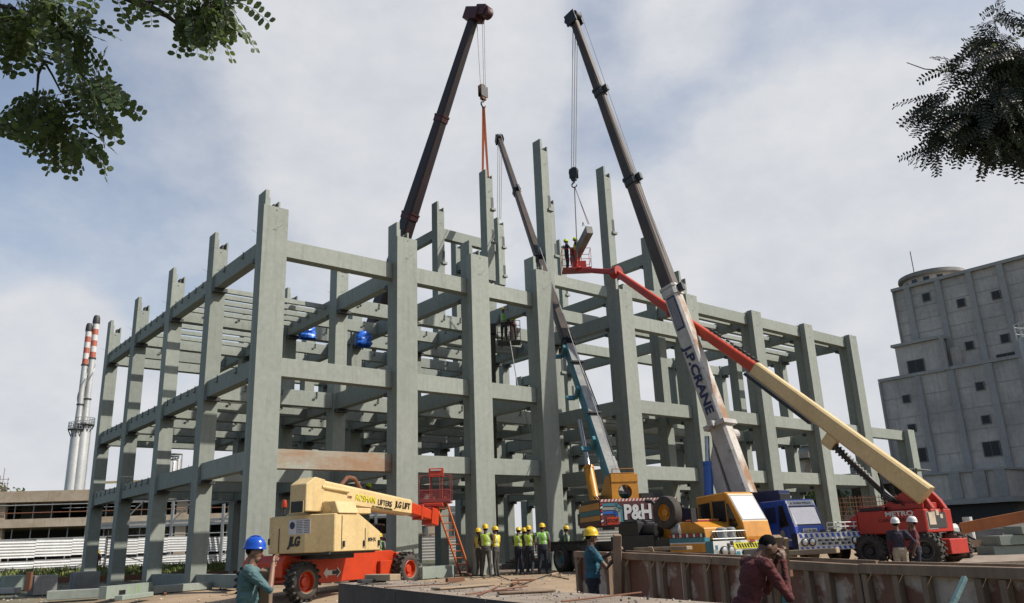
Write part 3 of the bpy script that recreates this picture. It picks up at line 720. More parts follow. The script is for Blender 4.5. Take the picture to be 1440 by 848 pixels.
def cyl(parent, a, b, r, m_, rod=.45, mr='chrome'):
    a = Vector(a); b = Vector(b); c_ = a.lerp(b, rod); k = MB(); k.tube(a, c_, r, m_, n=18); k.tube(c_-(b-a).normalized()*.12, c_, r*1.12, m_, n=18)
    o = obj('lift_cylinder', k, parent, smooth=True); q = MB(); q.tube(c_, b, r*.5, mr, n=14); obj('piston_rod', q, o, smooth=True); return o
cyl(crA, SA(.55, 2.3, zb+.35), T @ Vector((-.42, -.5, L*.50)), .20, 'orange', .50)
# boom head, ropes and the small rope along the boom
def head(parent, T, L, w, m_='black', r=.22):
    k = MB(); k.box(-w*.75, -w*.55, -w*.8, w*.8, L-.5, L+.25, m_, T); k.box(w*.55, w*.75, -w*.8, w*.8, L-.5, L+.25, m_, T)
    for yy in (-w*.6, w*.55): 
        Tn = T @ Matrix.Translation((0, yy, L)) @ Matrix.Rotation(math.pi/2, 4, 'Y'); k.lathe([(.05, -w*.5), (r, -w*.5), (r*.85, 0), (r, w*.5), (.05, w*.5)], Tn, 'steel_dark', 16)
    return obj('boom_head', k, parent, smooth=True)
o_, T, L = secA[-1]; head(crA, T, L, .38)
top = LA @ tipA
TB = at(705.5, 309, 52); TB = Vector((T1BXY.x, T1BXY.y, above(706, 309, T1BXY).z))
k2 = [LA @ (tipA+RH*dx+Vector((0, 0, -.3))) for dx in (-.10, .06, .2)]
b2 = [LA @ Vector((T1BXY.x+dx*RH.x, T1BXY.y+dx*RH.y, TB.z+.02)) for dx in (-.02, .12, .24)]
ropes(crA, k2, b2, .028)
ropes(crA, [T @ Vector((.0, .55, L))], [LA @ (footA+Vector((0, 0, 1.0)))], .02, 'boom_rope')

# the column piece crane A is setting down
def hung_column(label, xy, z_top, z_bot, grp=None):
    th = thing('precast_column', label, 'column', (xy.x, xy.y, z_bot))
    m = MB(); w = CW*S/2; d = CD*S/2; t = z_top-z_bot-.5
    m.box(-w, w, -d, d, 0, t, 'concrete'); m.box(-w, -w+.17, -d, d, t+.002, t+.55, 'concrete'); m.box(w-.08, w, -d, d, t+.002, t+.25, 'concrete'); m.box(w-.2, w-.082, -d+.1, d-.1, t+.002, t+.2, 'steel_dark')
    for zz in (.8, 3.0): m.box(w*.3, w+.02, -d-.012, -d+.15, t*.82-zz, t*.82-zz+.75, 'steel_dark'); m.box(w*.2, w+.14, -d-.1, -d+.12, t*.82-zz-.16, t*.82-zz-.005, 'concrete')
    m.box(-w*.8, w*.8, -d*.8, d*.8, -.1, -.002, 'steel_dark')
    obj('shaft', m, th, bevel=.012)
    k = MB(); k.path([(-.1, -d-.005, t-1), (.1, -d-.1, t-.9)], .01, 'steel_dark', 4); obj('wire', k, th); return th
hung_column('slim precast column piece hanging in the ropes of the crane with the teal boom', T1BXY, TB.z, above(709, 402, T1BXY).z)

# ---------------------------------------------------------------- crane B: white boom, blue cab
fB = at(1172, 768, 28.0); rB = fB+VW(-math.cos(math.radians(78))*9.5, math.sin(math.radians(78))*9.5)
HB = .89
crB, dB = truck_frame('truck_crane', 'blue-cabbed truck crane with rusty white boom and striped bumper', fB, rB); LB = local(crB)
k = MB(); k.box(-1.25, 1.25, -10, -1.9, .85, 1.15, 'navy'); k.box(-.9, .9, -9.6, -.6, .55, .85, 'steel_dark'); k.box(-1.2, 1.2, -1.88, -.1, .95, 1.12, 'white'); obj('chassis', k, crB, bevel=.02)
for yy in (-8.8, -7.4, -3.4, -1.4):
    for sx in (-1, 1): wheel(crB, (sx*1.06, yy, .55), (sx, 0, 0), .55, .42, 'blue', tyre='dusty')
k = MB(); k.box(-1.32, 1.32, -.4, 0, .50, 1.08, 'navy'); k.box(-1.32, 1.32, .0, .006, .50, 1.08, 'white')
XZ = Matrix(((1, 0, 0, 0), (0, 0, 1, .007), (0, 1, 0, 0), (0, 0, 0, 1)))
for q in range(13):
    x = 1.22-q*.205; k.prism([(x, .93), (x-.10, .93), (x-.06, 1.06), (x+.04, 1.06)], XZ, .005, 'blue'); k.prism([(x, .52), (x-.10, .52), (x-.06, .62), (x+.04, .62)], XZ, .005, 'blue')
for q in range(10):
    for r_ in range(2): k.box(.55-q*.125, .55-q*.125-.09, .008, .04, .68+r_*.11, .75+r_*.11, 'black' if (q+r_) % 2 else 'grey_metal')
obj('bumper', k, crB)
for x in (1.08, .80, -.86, -1.12):
    k = MB(); T = basis((x, .012, .78), (1, 0, 0), (0, 0, 1)) @ Matrix.Rotation(math.pi, 4, 'Y'); k.lathe([(.135, 0), (.135, .05), (.11, .06)], T, 'black', 18); k.lathe([(.108, .062), (.08, .075), (.001, .08)], T, 'chrome', 18); obj('headlight', k, crB, smooth=True)
k = MB()
for z in (1.12, 1.26, 1.40): k.tube((-1.3, -.05, z), (.1, -.05, z), .022, 'white', n=6)
for x in (-1.3, -.95, -.6, -.25, .1): k.tube((x, -.05, 1.0), (x, -.05, 1.40), .022, 'white', n=6)
for z in (1.12, 1.26, 1.40): k.tube((-1.3, -.05, z), (-1.3, -1.6, z), .022, 'white', n=6)
for x in (-1.0, -.6, -.2, .2): k.box(x, x+.2, -.03, .0, 1.1, 1.18, 'black')
obj('guard_rail', k, crB)
cabT = Matrix(((0, 0, 1, .12), (1, 0, 0, 0), (0, 1, 0, 0), (0, 0, 0, 1)))
k = MB(); k.prism([(-2.5, .62), (-.15, .62), (-.12, .96), (-.2, 1.32), (-.62, 2.18), (-.75, 2.26), (-2.5, 2.26)], cabT, 1.16, 'blue'); cab = obj('cab', k, crB, bevel=.03)
k = MB()
for y_ in (-1.25, -.48): k.box(1.279, 1.286, y_, y_+.018, .9, 2.15, 'steel_dark')
k.box(1.279, 1.30, -1.2, -1.06, 1.22, 1.26, 'black'); obj('door_seam', k, cab)
sidewin(cab, [(-1.15, 1.32), (-.55, 1.38), (-.82, 2.02), (-1.1, 2.02)], 1.281); sidewin(cab, [(-2.1, 1.5), (-1.4, 1.5), (-1.4, 2.0), (-2.1, 2.0)], 1.281, 'navy', 'navy')
ws, T, w, L, sg = windscreen(cab, .16, 1.24, (-.215, 1.34), (-.54, 2.01)); 
k = MB(); T2 = basis((.16, -.55, 2.03), (1, 0, 0), (0, -.10, .2)); k.box(0, 1.08, 0, .2, 0, .012*sg, 'white', T2); sv = obj('sun_visor', k, cab)
text('lettering', 'A. KHAN WELLA', .13, basis((.70, -.595+.02, 2.12), (-1, 0, 0), (0, -.45, .89)), 'navy', sv, width=.8)
k = MB(); k.box(.45, 1.0, -.145, -.128, 1.08, 1.24, 'white'); np_ = obj('number_plate', k, cab); text('lettering', 'GJ 3 W 7004', .12, basis((.725, -.122, 1.16), (-1, 0, 0), (0, 0, 1)), 'black', np_, width=.46)
k = MB(); k.lathe([(.12, 0), (.16, .01), (.16, .02), (.1, .025)], basis((1.283, -1.0, 1.06), (0, 1, 0), (0, 0, 1)), 'grey_metal', 16); k.box(1.282, 1.30, -2.4, -.2, .84, .90, 'white'); obj('side_emblem', k, cab)
footB = at(1048, 697, 31.5)
LOADXY = at(818, 330, 40.0).xy
tipB = above(806, 26, LOADXY)
sB = [footB, along(footB, tipB, 944, 405), along(footB, tipB, 886, 250), along(footB, tipB, 843, 126), tipB]
WB = [.72, .60, .48, .40, .34]
secB = boom(crB, [(LB @ p, w, w*1.12) for p, w in zip(sB, WB)], [['boom_white', 'boom_white', 'boom_white', 'boom_rust', 'boom_rust', 'boom_rust', 'boom_white', 'boom_white'], 'boom_dark', 'boom_dark', 'boom_dark'], collars=['boom_white', 'steel_dark', 'steel_dark', None])
o_, T, L = secB[0]
# lettering along the side facing the camera's left
lx = -(.5*.94)-.012
def on_side(T, org, nrm, along):            # text plane on a boom side: outward normal and reading direction in boom axes
    R_3 = T.to_3x3(); n = R_3 @ Vector(nrm); x = R_3 @ Vector(along); y = n.cross(x); o = T @ Vector(org)
    return Matrix(((x.x, y.x, n.x, o.x), (x.y, y.y, n.y, o.y), (x.z, y.z, n.z, o.z), (0, 0, 0, 1)))
Tl = on_side(T, (-.347, -.04, L*.525), (-1, 0, 0), (0, 0, -1))
text('lettering', 'J.P.CRANE', .52, Tl, 'navy', o_, bold=.02, width=L*.33)
Tl2 = Tl.copy(); Tl2.translation = T @ Vector((-.322, .0, L*.86)); k = MB(); k.box(-.8, .8, -.21, .21, -.01, .006, 'navy', Tl2); 
for q in range(7): k.box(-.72, .72, -.17+q*.05, -.15+q*.05, .006, .010, 'boom_white', Tl2)
obj('warning_plate', k, o_)
k = MB(); k.box(-.50, .50, -.50, .52, L*.30, L*.32, 'boom_white', T); k.box(-.8, -.4, -.1, .1, L*.30, L*.325, 'boom_white', T)
for q in (.1, -.1): k.path([T @ Vector((.44, q, L*t)) for t in (.05, .2, .4, .6)], .03, 'black', 6)
k.tube(T @ Vector((.4, .1, L*.27)), T @ Vector((.8, .1, L*.27)), .22, 'boom_white', n=14)
obj('boom_fittings', k, o_, bevel=.01)
k = MB(); k.prism([(-.2, -.5), (2.2, -.40), (1.4, -.95), (.0, -.95)], T @ Matrix(((0, 0, 1, -.42), (0, 1, 0, 0), (1, 0, 0, 0), (0, 0, 0, 1))), .84, 'boom_white'); obj('boom_foot_plate', k, crB, bevel=.02)
bdB = Vector((tipB.x-footB.x, tipB.y-footB.y, 0)).normalized()
cyl(crB, LB @ (at(997, 706, 31.9)), T @ Vector((-.2, -.62, L*.285)), .19, 'cyl_blue', .60)
k = MB(); a = LB @ at(995, 690, 31.9)
for q, m_ in enumerate(('white', 'red', 'hivis_g')): pass
obj_sup = MB()
def SB(x, y, z): p = footB+Vector((bdB.y, -bdB.x, 0))*x+bdB*y; p.z = z+gz(footB); return LB @ p
def boxB(m_, x0, x1, y0, y1, z0, z1, mm):
    vs = [SB(x, y, z) for z in (z0, z1) for x, y in ((x0, y0), (x1, y0), (x1, y1), (x0, y1))]
    m_.add(vs, [(0, 3, 2, 1), (4, 5, 6, 7), (0, 1, 5, 4), (1, 2, 6, 5), (2, 3, 7, 6), (3, 0, 4, 7)], mm)
k = MB(); boxB(k, -1.3, 1.3, -1.0, 3.0, 1.2, 1.5, 'navy'); boxB(k, -1.2, -.6, -.8, 2.8, 1.502, 2.2, 'navy'); boxB(k, .6, 1.5, -1.1, .6, 1.502, 2.72, 'navy'); boxB(k, .62, 1.48, -1.13, -1.102, 2.3, 2.6, 'black')
boxB(k, 1.6, 2.3, -.4, .8, 1.6, 2.35, 'red'); obj('superstructure', k, crB, bevel=.02)
o_, T, L = secB[-1]; head(crB, T, L, .42)
hookB = above(812, 236, LOADXY); hookB = Vector((LOADXY.x-RH.x*.2, LOADXY.y-RH.y*.2, hookB.z))
ropes(crB, [LB @ (tipB+RH*dx+Vector((0, 0, -.3))) for dx in (-.02, .1, .22)], [LB @ (hookB+RH*dx) for dx in (-.09, .02, .13)], .024)
ropes(crB, [T @ Vector((0, .55, L))], [LB @ along(footB, tipB, 950, 415)+Vector((0, 0, 1.2))], .02, 'boom_rope')
hb = hook(crB, LB @ hookB, .62)
hkB = crB.matrix_basis @ hb if False else (Matrix.Translation(crB.location) @ Matrix.Rotation(crB.rotation_euler.z, 4, 'Z')) @ hb
# beam in the hook
pa, pb = at(829, 323, 40.0), at(806, 368, 42.2)
ld = thing('precast_beam', 'short grey precast beam hanging tilted above the lift basket', 'beam', tuple(pa.lerp(pb, .5)))
lo = local(ld); k = MB(); k.bar(lo @ pa, lo @ pb, .34, .44, 'raw_concrete'); obj('body', k, ld, bevel=.012)
k = MB(); k.bar(lo @ (pa.lerp(pb, .55)+Vector((0, 0, .36))), lo @ (pb+Vector((0, 0, .36))), .3, .10, 'steel_dark'); k.path([lo @ (pa+RH*-.25+Vector((0, 0, .2))), lo @ (pa+RH*-.3+Vector((0, 0, .42))), lo @ (pa+RH*-.35+Vector((0, 0, .2)))], .018, 'steel_dark'); obj('lifting_loop', k, ld)
sl1 = thing('lifting_sling', 'magenta webbing sling from crane hook to the tilted beam', 'sling', tuple(hkB)); k = MB()
k.bar((0, 0, 0), Vector(pa-hkB)+Vector((0, 0, .3)), .09, .02, 'sling_pink'); k.bar((.03, 0, .0), Vector(pa-hkB)+Vector((-.05, 0.04, .3)), .05, .02, 'sling_pink'); obj('strap', k, sl1)
k = MB(); k.tube((0, 0, 0), Vector(at(812, 362, 41.2)-hkB), .028, 'rope'); obj('tag_line', k, sl1)

# ---------------------------------------------------------------- crane C: dark maroon boom behind the frame
tipC = above(668, 20, T1XY)
footC = at(452, 690, 55.0); footC.z = max(footC.z, 2.6)
crC = thing('truck_crane', 'crane with black and maroon boom rising behind the frame', 'crane', (footC.x, footC.y, 0), (RH.x, RH.y)); LC = local(crC)
k = MB(); k.box(-1.3, 1.3, -5, 4.5, .9, 1.3, 'maroon'); k.box(-1.2, 1.2, 3.2, 4.8, 1.3, 2.6, 'maroon'); k.box(-1.2, 1.2, -2.2, 1.0, 1.5, 2.4, 'maroon'); obj('carrier', k, crC, bevel=.03)
for yy in (-4, -2.6, 2.4, 3.8):
    for sx in (-1, 1): wheel(crC, (sx*1.1, yy, .55), (sx, 0, 0), .55, .42, 'steel_dark')
sC = [footC, along(footC, tipC, 570, 297), along(footC, tipC, 622, 164), tipC]
secC = boom(crC, [(LC @ p, w, w*1.05) for p, w in zip(sC, (1.12, .88, .70, .56))], ['maroon_boom']*3, collars=['maroon', 'maroon', None])
o_, T, L = secC[-1]
k = MB(); k.box(-.5, .5, -.62, .62, L-.5, L+.35, 'maroon', T); k.box(-.42, .42, -1.15, -.3, L-.2, L+.55, 'maroon', T); k.lathe([(.05, -.3), (.42, -.3), (.36, 0), (.42, .3), (.05, .3)], T @ Matrix.Translation((0, -1.05, L+.1)) @ Matrix.Rotation(math.pi/2, 4, 'Y'), 'maroon', 18); obj('boom_head', k, crC, bevel=.03)
hkC = above(680, 120, T1XY); hkC = Vector((T1XY.x, T1XY.y, hkC.z))
ropes(crC, [LC @ (tipC+RH*dx+Vector((0, 0, -.3))) for dx in (.1, .5, .62)], [LC @ (hkC+RH*dx+Vector((0, 0, -.3))) for dx in (-.14, .06, .17)], .026)
hc = hook(crC, LC @ hkC, .95, 'black', 'rebar')
hcw = (Matrix.Translation(crC.location) @ Matrix.Rotation(crC.rotation_euler.z, 4, 'Z')) @ hc
ztop = above(682, 243, T1XY).z
slC = thing('lifting_sling', 'pair of orange webbing slings between hook and the raised column', 'sling', tuple(hcw)); k = MB()
for dx in (-.20, .16): k.bar((0, 0, 0), Vector((T1XY.x+RH.x*dx-hcw.x, T1XY.y+RH.y*dx-hcw.y, ztop-.55-hcw.z)), .19, .03, 'sling_orange', up=(FH.x, FH.y, 0), w1=.13)
obj('strap', k, slC)
hung_column('tall precast column held upright by the orange slings', T1XY, ztop, U(0, 0, 17.9).z)
MT['basket_red'] = mat('worn_red_basket', (.30, .05, .045), (.22, .045, .04), 2, rough=.7, speck=.2)
# ------------------------------------------------------------------ boom lifts
# yellow lift in front of the corner column
Wr = at(425, 815, 22.3); Wf = at(571, 799, 26.0); dj = Vector((Wf.x-Wr.x, Wf.y-Wr.y, 0)).normalized(); gJ = gz(Wr.lerp(Wf, .5))
WB_ = (Wf.xy-Wr.xy).length; xr = Vector((dj.y, -dj.x, 0))
oJ = Wr-xr*1.15; jl = thing('boom_lift', 'cream and orange-red boom lift parked in front of the corner column', 'boom lift', (oJ.x, oJ.y, gJ), dj); LJ = local(jl)
R_ = .54
for y, rr in ((0, R_), (WB_, R_*.96)):
    for sx in (-1, 1): wheel(jl, (sx*.98+.17, y, rr-.02+(gz(Wr if y == 0 else Wf)-gJ)), (sx, 0, 0), rr, .40, 'orange_red', lugs=18, tyre='dusty', rimr=.52)
k = MB()
prof = [(-.42, .55), (.4, .32), (WB_-1.0, .34), (WB_-.75, .5), (WB_+.35, .62), (WB_+.4, .95), (WB_-.3, 1.16), (-.30, 1.14), (-.45, .95)]
k.prism(prof, Matrix(((0, 0, 1, -.80), (1, 0, 0, 0), (0, 1, 0, 0), (0, 0, 0, 1))), 1.6, 'orange_red')
for y in (0, WB_): k.box(-1.0, 1.0, y-.14, y+.14, .38, .66, 'orange_red')
ch = obj('chassis', k, jl, bevel=.02)
k = MB(); k.box(.801, .95, WB_-1.0, WB_-.35, .42, .85, 'orange_red'); obj('axle_box', k, ch, bevel=.015)
k = MB(); k.tube((.85, WB_-.2, .98), (.85, WB_+.35, .98), .10, 'orange_red'); obj('steer_cylinder', k, ch)
for y_ in (.9, 1.4): k = MB(); k.box(.8, .812, y_, y_+.28, .98, 1.1, 'black'); obj('access_slot', k, ch)
k = MB(); YZ = Matrix(((0, 0, 1, .803), (1, 0, 0, 0), (0, 1, 0, 0), (0, 0, 0, 1))); y0 = 1.15
arrow = [(0, 0), (.16, .15), (.16, .07), (.36, .07), (.36, -.07), (.16, -.07), (.16, -.15)]
k.prism([(y0+a, .60+b) for a, b in arrow], YZ, .006, 'white'); k.prism([(y0+.72-a, .60+b) for a, b in arrow][::-1], YZ, .006, 'white'); k.prism([(y0+.72-.03-a*.93, .60+b*.8) for a, b in arrow][::-1], YZ, .010, 'black'); obj('direction_arrow', k, ch)
# turntable, turned towards the basket
b0 = at(432, 691, 22.9); b1 = at(607, 726, 28.0); bdj = Vector((b1.x-b0.x, b1.y-b0.y, 0)).normalized(); bxj = Vector((bdj.y, -bdj.x, 0))
cJ = at(470, 775, 21.9)
def SJ(x, y, z): p = cJ+bxj*x+bdj*y; p.z = z+gJ; return LJ @ p
zb_, zt2 = at(470, 776, 21.9).z-gJ, at(470, 721, 21.9).z-gJ
TJ = basis(SJ(0, 0, 0), SJ(1, 0, 0)-SJ(0, 0, 0), SJ(0, 1, 0)-SJ(0, 0, 0))
k = MB(); plan = [(0, 0), (.0, 1.05), (.0, 2.0), (-.2, 2.25), (-2.0, 2.25), (-2.22, 2.0), (-2.22, -.22), (-.80, -.30)]
lo_ = [TJ @ Vector((a, b, zb_)) for a, b in plan]; hi = []
for a, b in plan: hi.append(TJ @ Vector((a, b, zt2 if b < 1.5 else zb_+(zt2-zb_)*.52)))
n = len(plan); k.add(lo_+hi, [tuple(range(n)), (n+0, n+7, n+6, n+1) , (n+1, n+6, n+5, n+2), (n+2, n+5, n+4, n+3)]+[((i+1) % n, i, n+i, n+(i+1) % n) for i in range(n)], 'cream')
tt = obj('turntable_hood', k, jl, bevel=.02)
k = MB()
k.tube(SJ(-1.1, 1.0, 1.0), SJ(-1.1, 1.0, zb_+.02), .75, 'steel_dark', n=20); 
k.box(.002, .012, .28, .30, zb_+.06, zt2-.06, 'steel_dark', TJ); k.box(.002, .012, 1.30, 1.32, zb_+.06, zb_+.62, 'steel_dark', TJ)
for y in (.34, 1.22, 1.9): k.box(.002, .05, y, y+.05, zb_+.12, zb_+.28, 'steel_dark', TJ)
k.box(-1.80, -1.78, -.262, -.25, zb_+.03, zb_+.68, 'steel_dark', TJ); k.box(-2.22, -2.16, -.24, -.2, zb_+.25, zb_+.42, 'steel_dark', TJ); k.box(-2.15, -.1, -.1, 1.9, zb_-.06, zb_-.003, 'steel_dark', TJ)
obj('door_seam', k, tt)
rear = Vector((-.80+2.22, -.30+.22, 0)); 
def TR(x, z, e=.012): return TJ @ basis((x, -.22-(x+2.22)*(.08/1.42)-e, z), rear, (0, 0, 1))
text('lettering', 'JLG', .34, TR(-1.2, zb_+.30), 'black', tt, bold=.018, shear=.25, width=.50)
text('lettering', '80HX', .15, TJ @ basis((.012, 1.62, zb_+.30), (0, 1, 0), (0, 0, 1)), 'steel_dark', tt)
k = MB(); T = TR(-1.0, zb_+.70, .008); k.box(-.42, .42, -.20, .20, 0, .004, 'paper', T)
for q in range(8): k.box(-.12, .12, -.17+q*.045, -.155+q*.045, .004, .006, 'steel_dark', T); k.box(.17, .38, -.17+q*.045, -.155+q*.045, .004, .006, 'steel_dark', T)
k.lathe([(.10, .0), (.10, .006)], T @ Matrix.Translation((-.28, .04, .001)), 'navy', 14); obj('notice_sheet', k, tt)
# deck on top of the hood: pivot block, beacon
k = MB(); k.prism([(.0, 0), (2.0, 0), (1.85, .34), (.95, .34), (.6, .2), (.2, .12)], TJ @ Matrix(((1, 0, 0, -1.95), (0, 0, 1, .1), (0, 1, 0, zt2+.003), (0, 0, 0, 1))), .85, 'cream')
k.tube(TJ @ Vector((-1.45, .06, zt2+.14)), TJ @ Vector((-1.45, .11, zt2+.14)), .08, 'black'); k.tube(TJ @ Vector((-.6, .06, zt2+.16)), TJ @ Vector((-.6, .12, zt2+.16)), .1, 'cream'); k.tube(TJ @ Vector((-.3, .06, zt2+.13)), TJ @ Vector((-.3, .12, zt2+.13)), .09, 'cream')
k.box(-.3, -.02, .7, 1.6, zt2+.003, zt2+.16, 'cream', TJ); obj('pivot_base', k, jl, bevel=.02, smooth=False)
k = MB(); k.tube(SJ(-1.98, .1, zt2), SJ(-1.98, .1, zt2+.26), .035, 'steel_dark'); bc = obj('beacon_post', k, jl); k = MB(); k.lathe([(.075, 0), (.08, .1), (.06, .2), (.001, .22)], Matrix.Translation(SJ(-1.98, .1, zt2+.26)), 'orange_red', 14); obj('beacon', k, bc, smooth=True)
# upright and boom
P0 = LJ @ at(432, 690, 22.6); P1 = LJ @ at(571, 714, 26.6); P2 = LJ @ at(608, 727, 28.0)
k = MB(); k.prism([(-.36, -.58), (.55, -.58), (.35, -.2), (.42, .30), (-.0, .36), (-.36, .16)], basis(P0, bdj @ Vector((1, 0, 0)) if False else (LJ.to_3x3() @ bdj), (0, 0, 1)) @ Matrix.Translation((0, 0, -.30)), .60, 'cream'); k.box(-.02, .02, -.62, -.28, .06, .54, 'black', basis(P0, LJ.to_3x3() @ bdj, (0, 0, 1)) @ Matrix.Translation((-.365, 0, -.30))); obj('boom_upright', k, jl, bevel=.02)  # black box on the rear draws the shaded opening in colour
s1 = boom(jl, [(P0+(P1-P0)*.0, .56, .66), (P1, .46, .50)], ['cream'], name='boom_main')
o_, T, L = s1[0]
s2 = boom(jl, [(P1, .34, .40), (P2, .32, .36)], ['orange_red'], name='boom_extension')
def onb(t, txt, size, m_, width, dy=0, sh=0, bold=0):
    Q = on_side(T, (.276-.05*(t-.3), dy, L*t), (1, 0, 0), (0, 0, 1))
    text('lettering', txt, size, Q, m_, o_, width=width, shear=sh, bold=bold, extrude=.012)
onb(.48, 'ROSHAN', .26, 'hivis_y', L*.20); onb(.685, 'LIFTERS', .24, 'steel_dark', L*.15, -.03); onb(.885, 'JLG LIFT', .27, 'black', L*.18, .0, .15, .004)
onb(.66, 'ALL MATERIAL HANDLING', .07, 'steel_dark', L*.22, -.18)
k = MB(); k.bar(SJ(-.75, .55, zt2+.2), T @ Vector((.22, -.36, L*.27)), .16, .2, 'cream'); k.tube(T @ Vector((.30, .12, .25)), T @ Vector((.30, .12, L*.30)), .05, 'cream'); k.box(-.3, .3, -.55, -.3, L*.25, L*.33, 'cream', T); k.box(.27, .29, -.05, .02, L*.30, L*.34, 'rebar', T); obj('lift_strut', k, jl, bevel=.015)
k = MB(); pts = [T @ Vector((-.1, .33, L*.32)), T @ Vector((-.1, .62, L*.38)), T @ Vector((-.1, .62, L*.45)), T @ Vector((-.1, .34, L*.52))]; k.path(pts, .06, 'rebar', 8); obj('hose_loop', k, jl, smooth=True)
o2, T2, L2 = s2[0]; k = MB(); k.box(-.22, .22, -.3, .26, L2*.80, L2+.1, 'orange_red', T2); k.box(-.20, .20, -.26, .24, L2*.42, L2*.47, 'orange_red', T2); obj('boom_knuckle', k, o2, bevel=.02)
# basket
def basket(parent, c, L_, wx, wy, h, m_='red', solid='red', console='orange_red', rx=None):
    rx = rx or RH; ry = Vector((-rx.y, rx.x, 0)); R3_ = L_.to_3x3()
    T = basis(L_ @ c, R3_ @ rx, R3_ @ ry)
    k = MB(); k.box(-wx/2, wx/2, -wy/2, wy/2, 0, .05, m_, T)
    for z in (h*.45, h): 
        for a, b in (((-1, -1), (1, -1)), ((1, -1), (1, 1)), ((1, 1), (-1, 1)), ((-1, 1), (-1, -1))):
            k.tube(T @ Vector((a[0]*wx/2, a[1]*wy/2, z)), T @ Vector((b[0]*wx/2, b[1]*wy/2, z)), .015, m_, n=6)
    for x in (-1, -.33, .33, 1):
        for y in (-1, 1): k.tube(T @ Vector((x*wx/2, y*wy/2, 0)), T @ Vector((x*wx/2, y*wy/2, h)), .013, m_, n=6)
    bo = obj('basket', k, parent)
    if solid:
        k = MB(); nx = 26; hh = h*.50
        for sy in (-1, 1):
            for i in range(nx+1): x = -wx/2+wx*i/nx; k.bar(T @ Vector((x, sy*wy/2, .05)), T @ Vector((x, sy*wy/2, hh)), .012, .012, solid)
            for i in range(7): z = .05+hh*i/7; k.bar(T @ Vector((-wx/2, sy*wy/2, z)), T @ Vector((wx/2, sy*wy/2, z)), .012, .012, solid)
        k.box(-wx/2, wx/2, -wy/2-.012, -wy/2-.004, .03, .14, solid, T)
        obj('mesh_panel', k, bo)
    k = MB(); k.box(-.26, .26, wy/2-.3, wy/2-.05, h*.98, h*1.30, console, T); k.box(-.2, .2, wy/2-.32, wy/2-.28, h*1.2, h*1.26, 'white', T); k.tube(T @ Vector((-.2, wy/2-.15, 0)), T @ Vector((-.2, wy/2-.15, h)), .02, m_); k.tube(T @ Vector((.2, wy/2-.15, 0)), T @ Vector((.2, wy/2-.15, h)), .02, m_); obj('control_console', k, bo, bevel=.015)
    return T
cb = at(613, 708, 28.5); TBk = basket(jl, cb, LJ, 1.08, .8, .95, 'basket_red', 'basket_red')
k = MB(); k.bar(P2, LJ @ (cb+Vector((0, 0, -.08))), .2, .24, 'orange_red'); k.box(-.4, .3, -.5, .2, -.12, -.004, 'red', TBk); obj('basket_bracket', k, jl, bevel=.02)

# ladder
lt, lb_ = at(618, 700, 28.9), onz(655, 808, .02); 
ldr = thing('ladder', 'orange ladder leaning below the red lift basket', 'ladder', tuple(lb_)); k = MB(); dl = lt-lb_; sxv = RH*.20
for s_ in (-1, 1): k.bar(sxv*s_, dl+sxv*s_, .05, .09, 'sling_orange')
obj('rail', k, ldr); nr = 11
for i in range(nr): k = MB(); p = dl*((i+.6)/nr); k.tube(p-sxv, p+sxv, .022, 'sling_orange', n=6); obj('rung', k, ldr)

# ---------------------------------------------------------------- red lift on the right
bm0 = at(1303, 697, 27.0); kn = at(1062, 518, 32.3); jb = at(866, 383, 39.6); bk = at(812, 379, 41.0)
bdm = Vector((jb.x-bm0.x, jb.y-bm0.y, 0)).normalized(); bxm = Vector((bdm.y, -bdm.x, 0))
cM = at(1305, 748, 26.6); gM = gz(cM)-.12
mo = cM-bxm*1.15+bdm*1.4
ml = thing('boom_lift', 'red boom lift with long cream and red boom reaching up leftwards', 'boom lift', (mo.x, mo.y, gM), bdm); LM = local(ml)
cMr = cM+bxm*2.1
TM = basis(LM @ Vector((cMr.x, cMr.y, gM)), LM.to_3x3() @ bxm, LM.to_3x3() @ bdm)
zb3, zt3 = at(1305, 749, 26.6).z-gM, at(1305, 715, 26.6).z-gM
vs = [(-2.1, 0), (0, 0), (0, 2.35), (-2.1, 2.35)]
k = MB(); k.add([TM @ Vector((a, b, z)) for z in (zb3, zt3) for a, b in vs], [(0, 3, 2, 1), (4, 5, 6, 7), (0, 1, 5, 4), (1, 2, 6, 5), (2, 3, 7, 6), (3, 0, 4, 7)], 'red')
k.prism([(2.37, zb3+.1), (2.37, zt3-.05), (2.85, zb3+.45), (2.85, zb3+.1)], TM @ Matrix(((0, 0, 1, -2.1), (1, 0, 0, 0), (0, 1, 0, 0), (0, 0, 0, 1))), 2.0, 'red')
hood = obj('turntable_hood', k, ml, bevel=.03)
# rear engine opening
k = MB(); k.box(-2.0, -1.25, -.012, -.002, zb3+.10, zt3-.08, 'raw_concrete', TM); k.box(-1.95, -.55, -.022, -.013, zb3+.14, zt3-.12, 'steel_dark', TM)
for x, z, w, h in ((-1.9, .25, .5, .4), (-1.3, .55, .22, .18), (-1.0, .45, .2, .14)): k.box(x, x+w, -.032, -.023, zb3+z, zb3+z+h, 'tan_concrete', TM)
obj('engine_bay', k, hood)
Tm = TM @ basis((-2.112, .85, zb3+.64), (0, -1, 0), (0, 0, 1))
text('lettering', 'METRO', .22, Tm, 'white', hood, width=.95, bold=.006, extrude=.006)
Tm2 = TM @ basis((-2.112, .95, zb3+.44), (0, -1, 0), (0, 0, 1)); text('lettering', 'CARGO SERVICE', .16, Tm2, 'maroon', hood, width=1.25, extrude=.006)
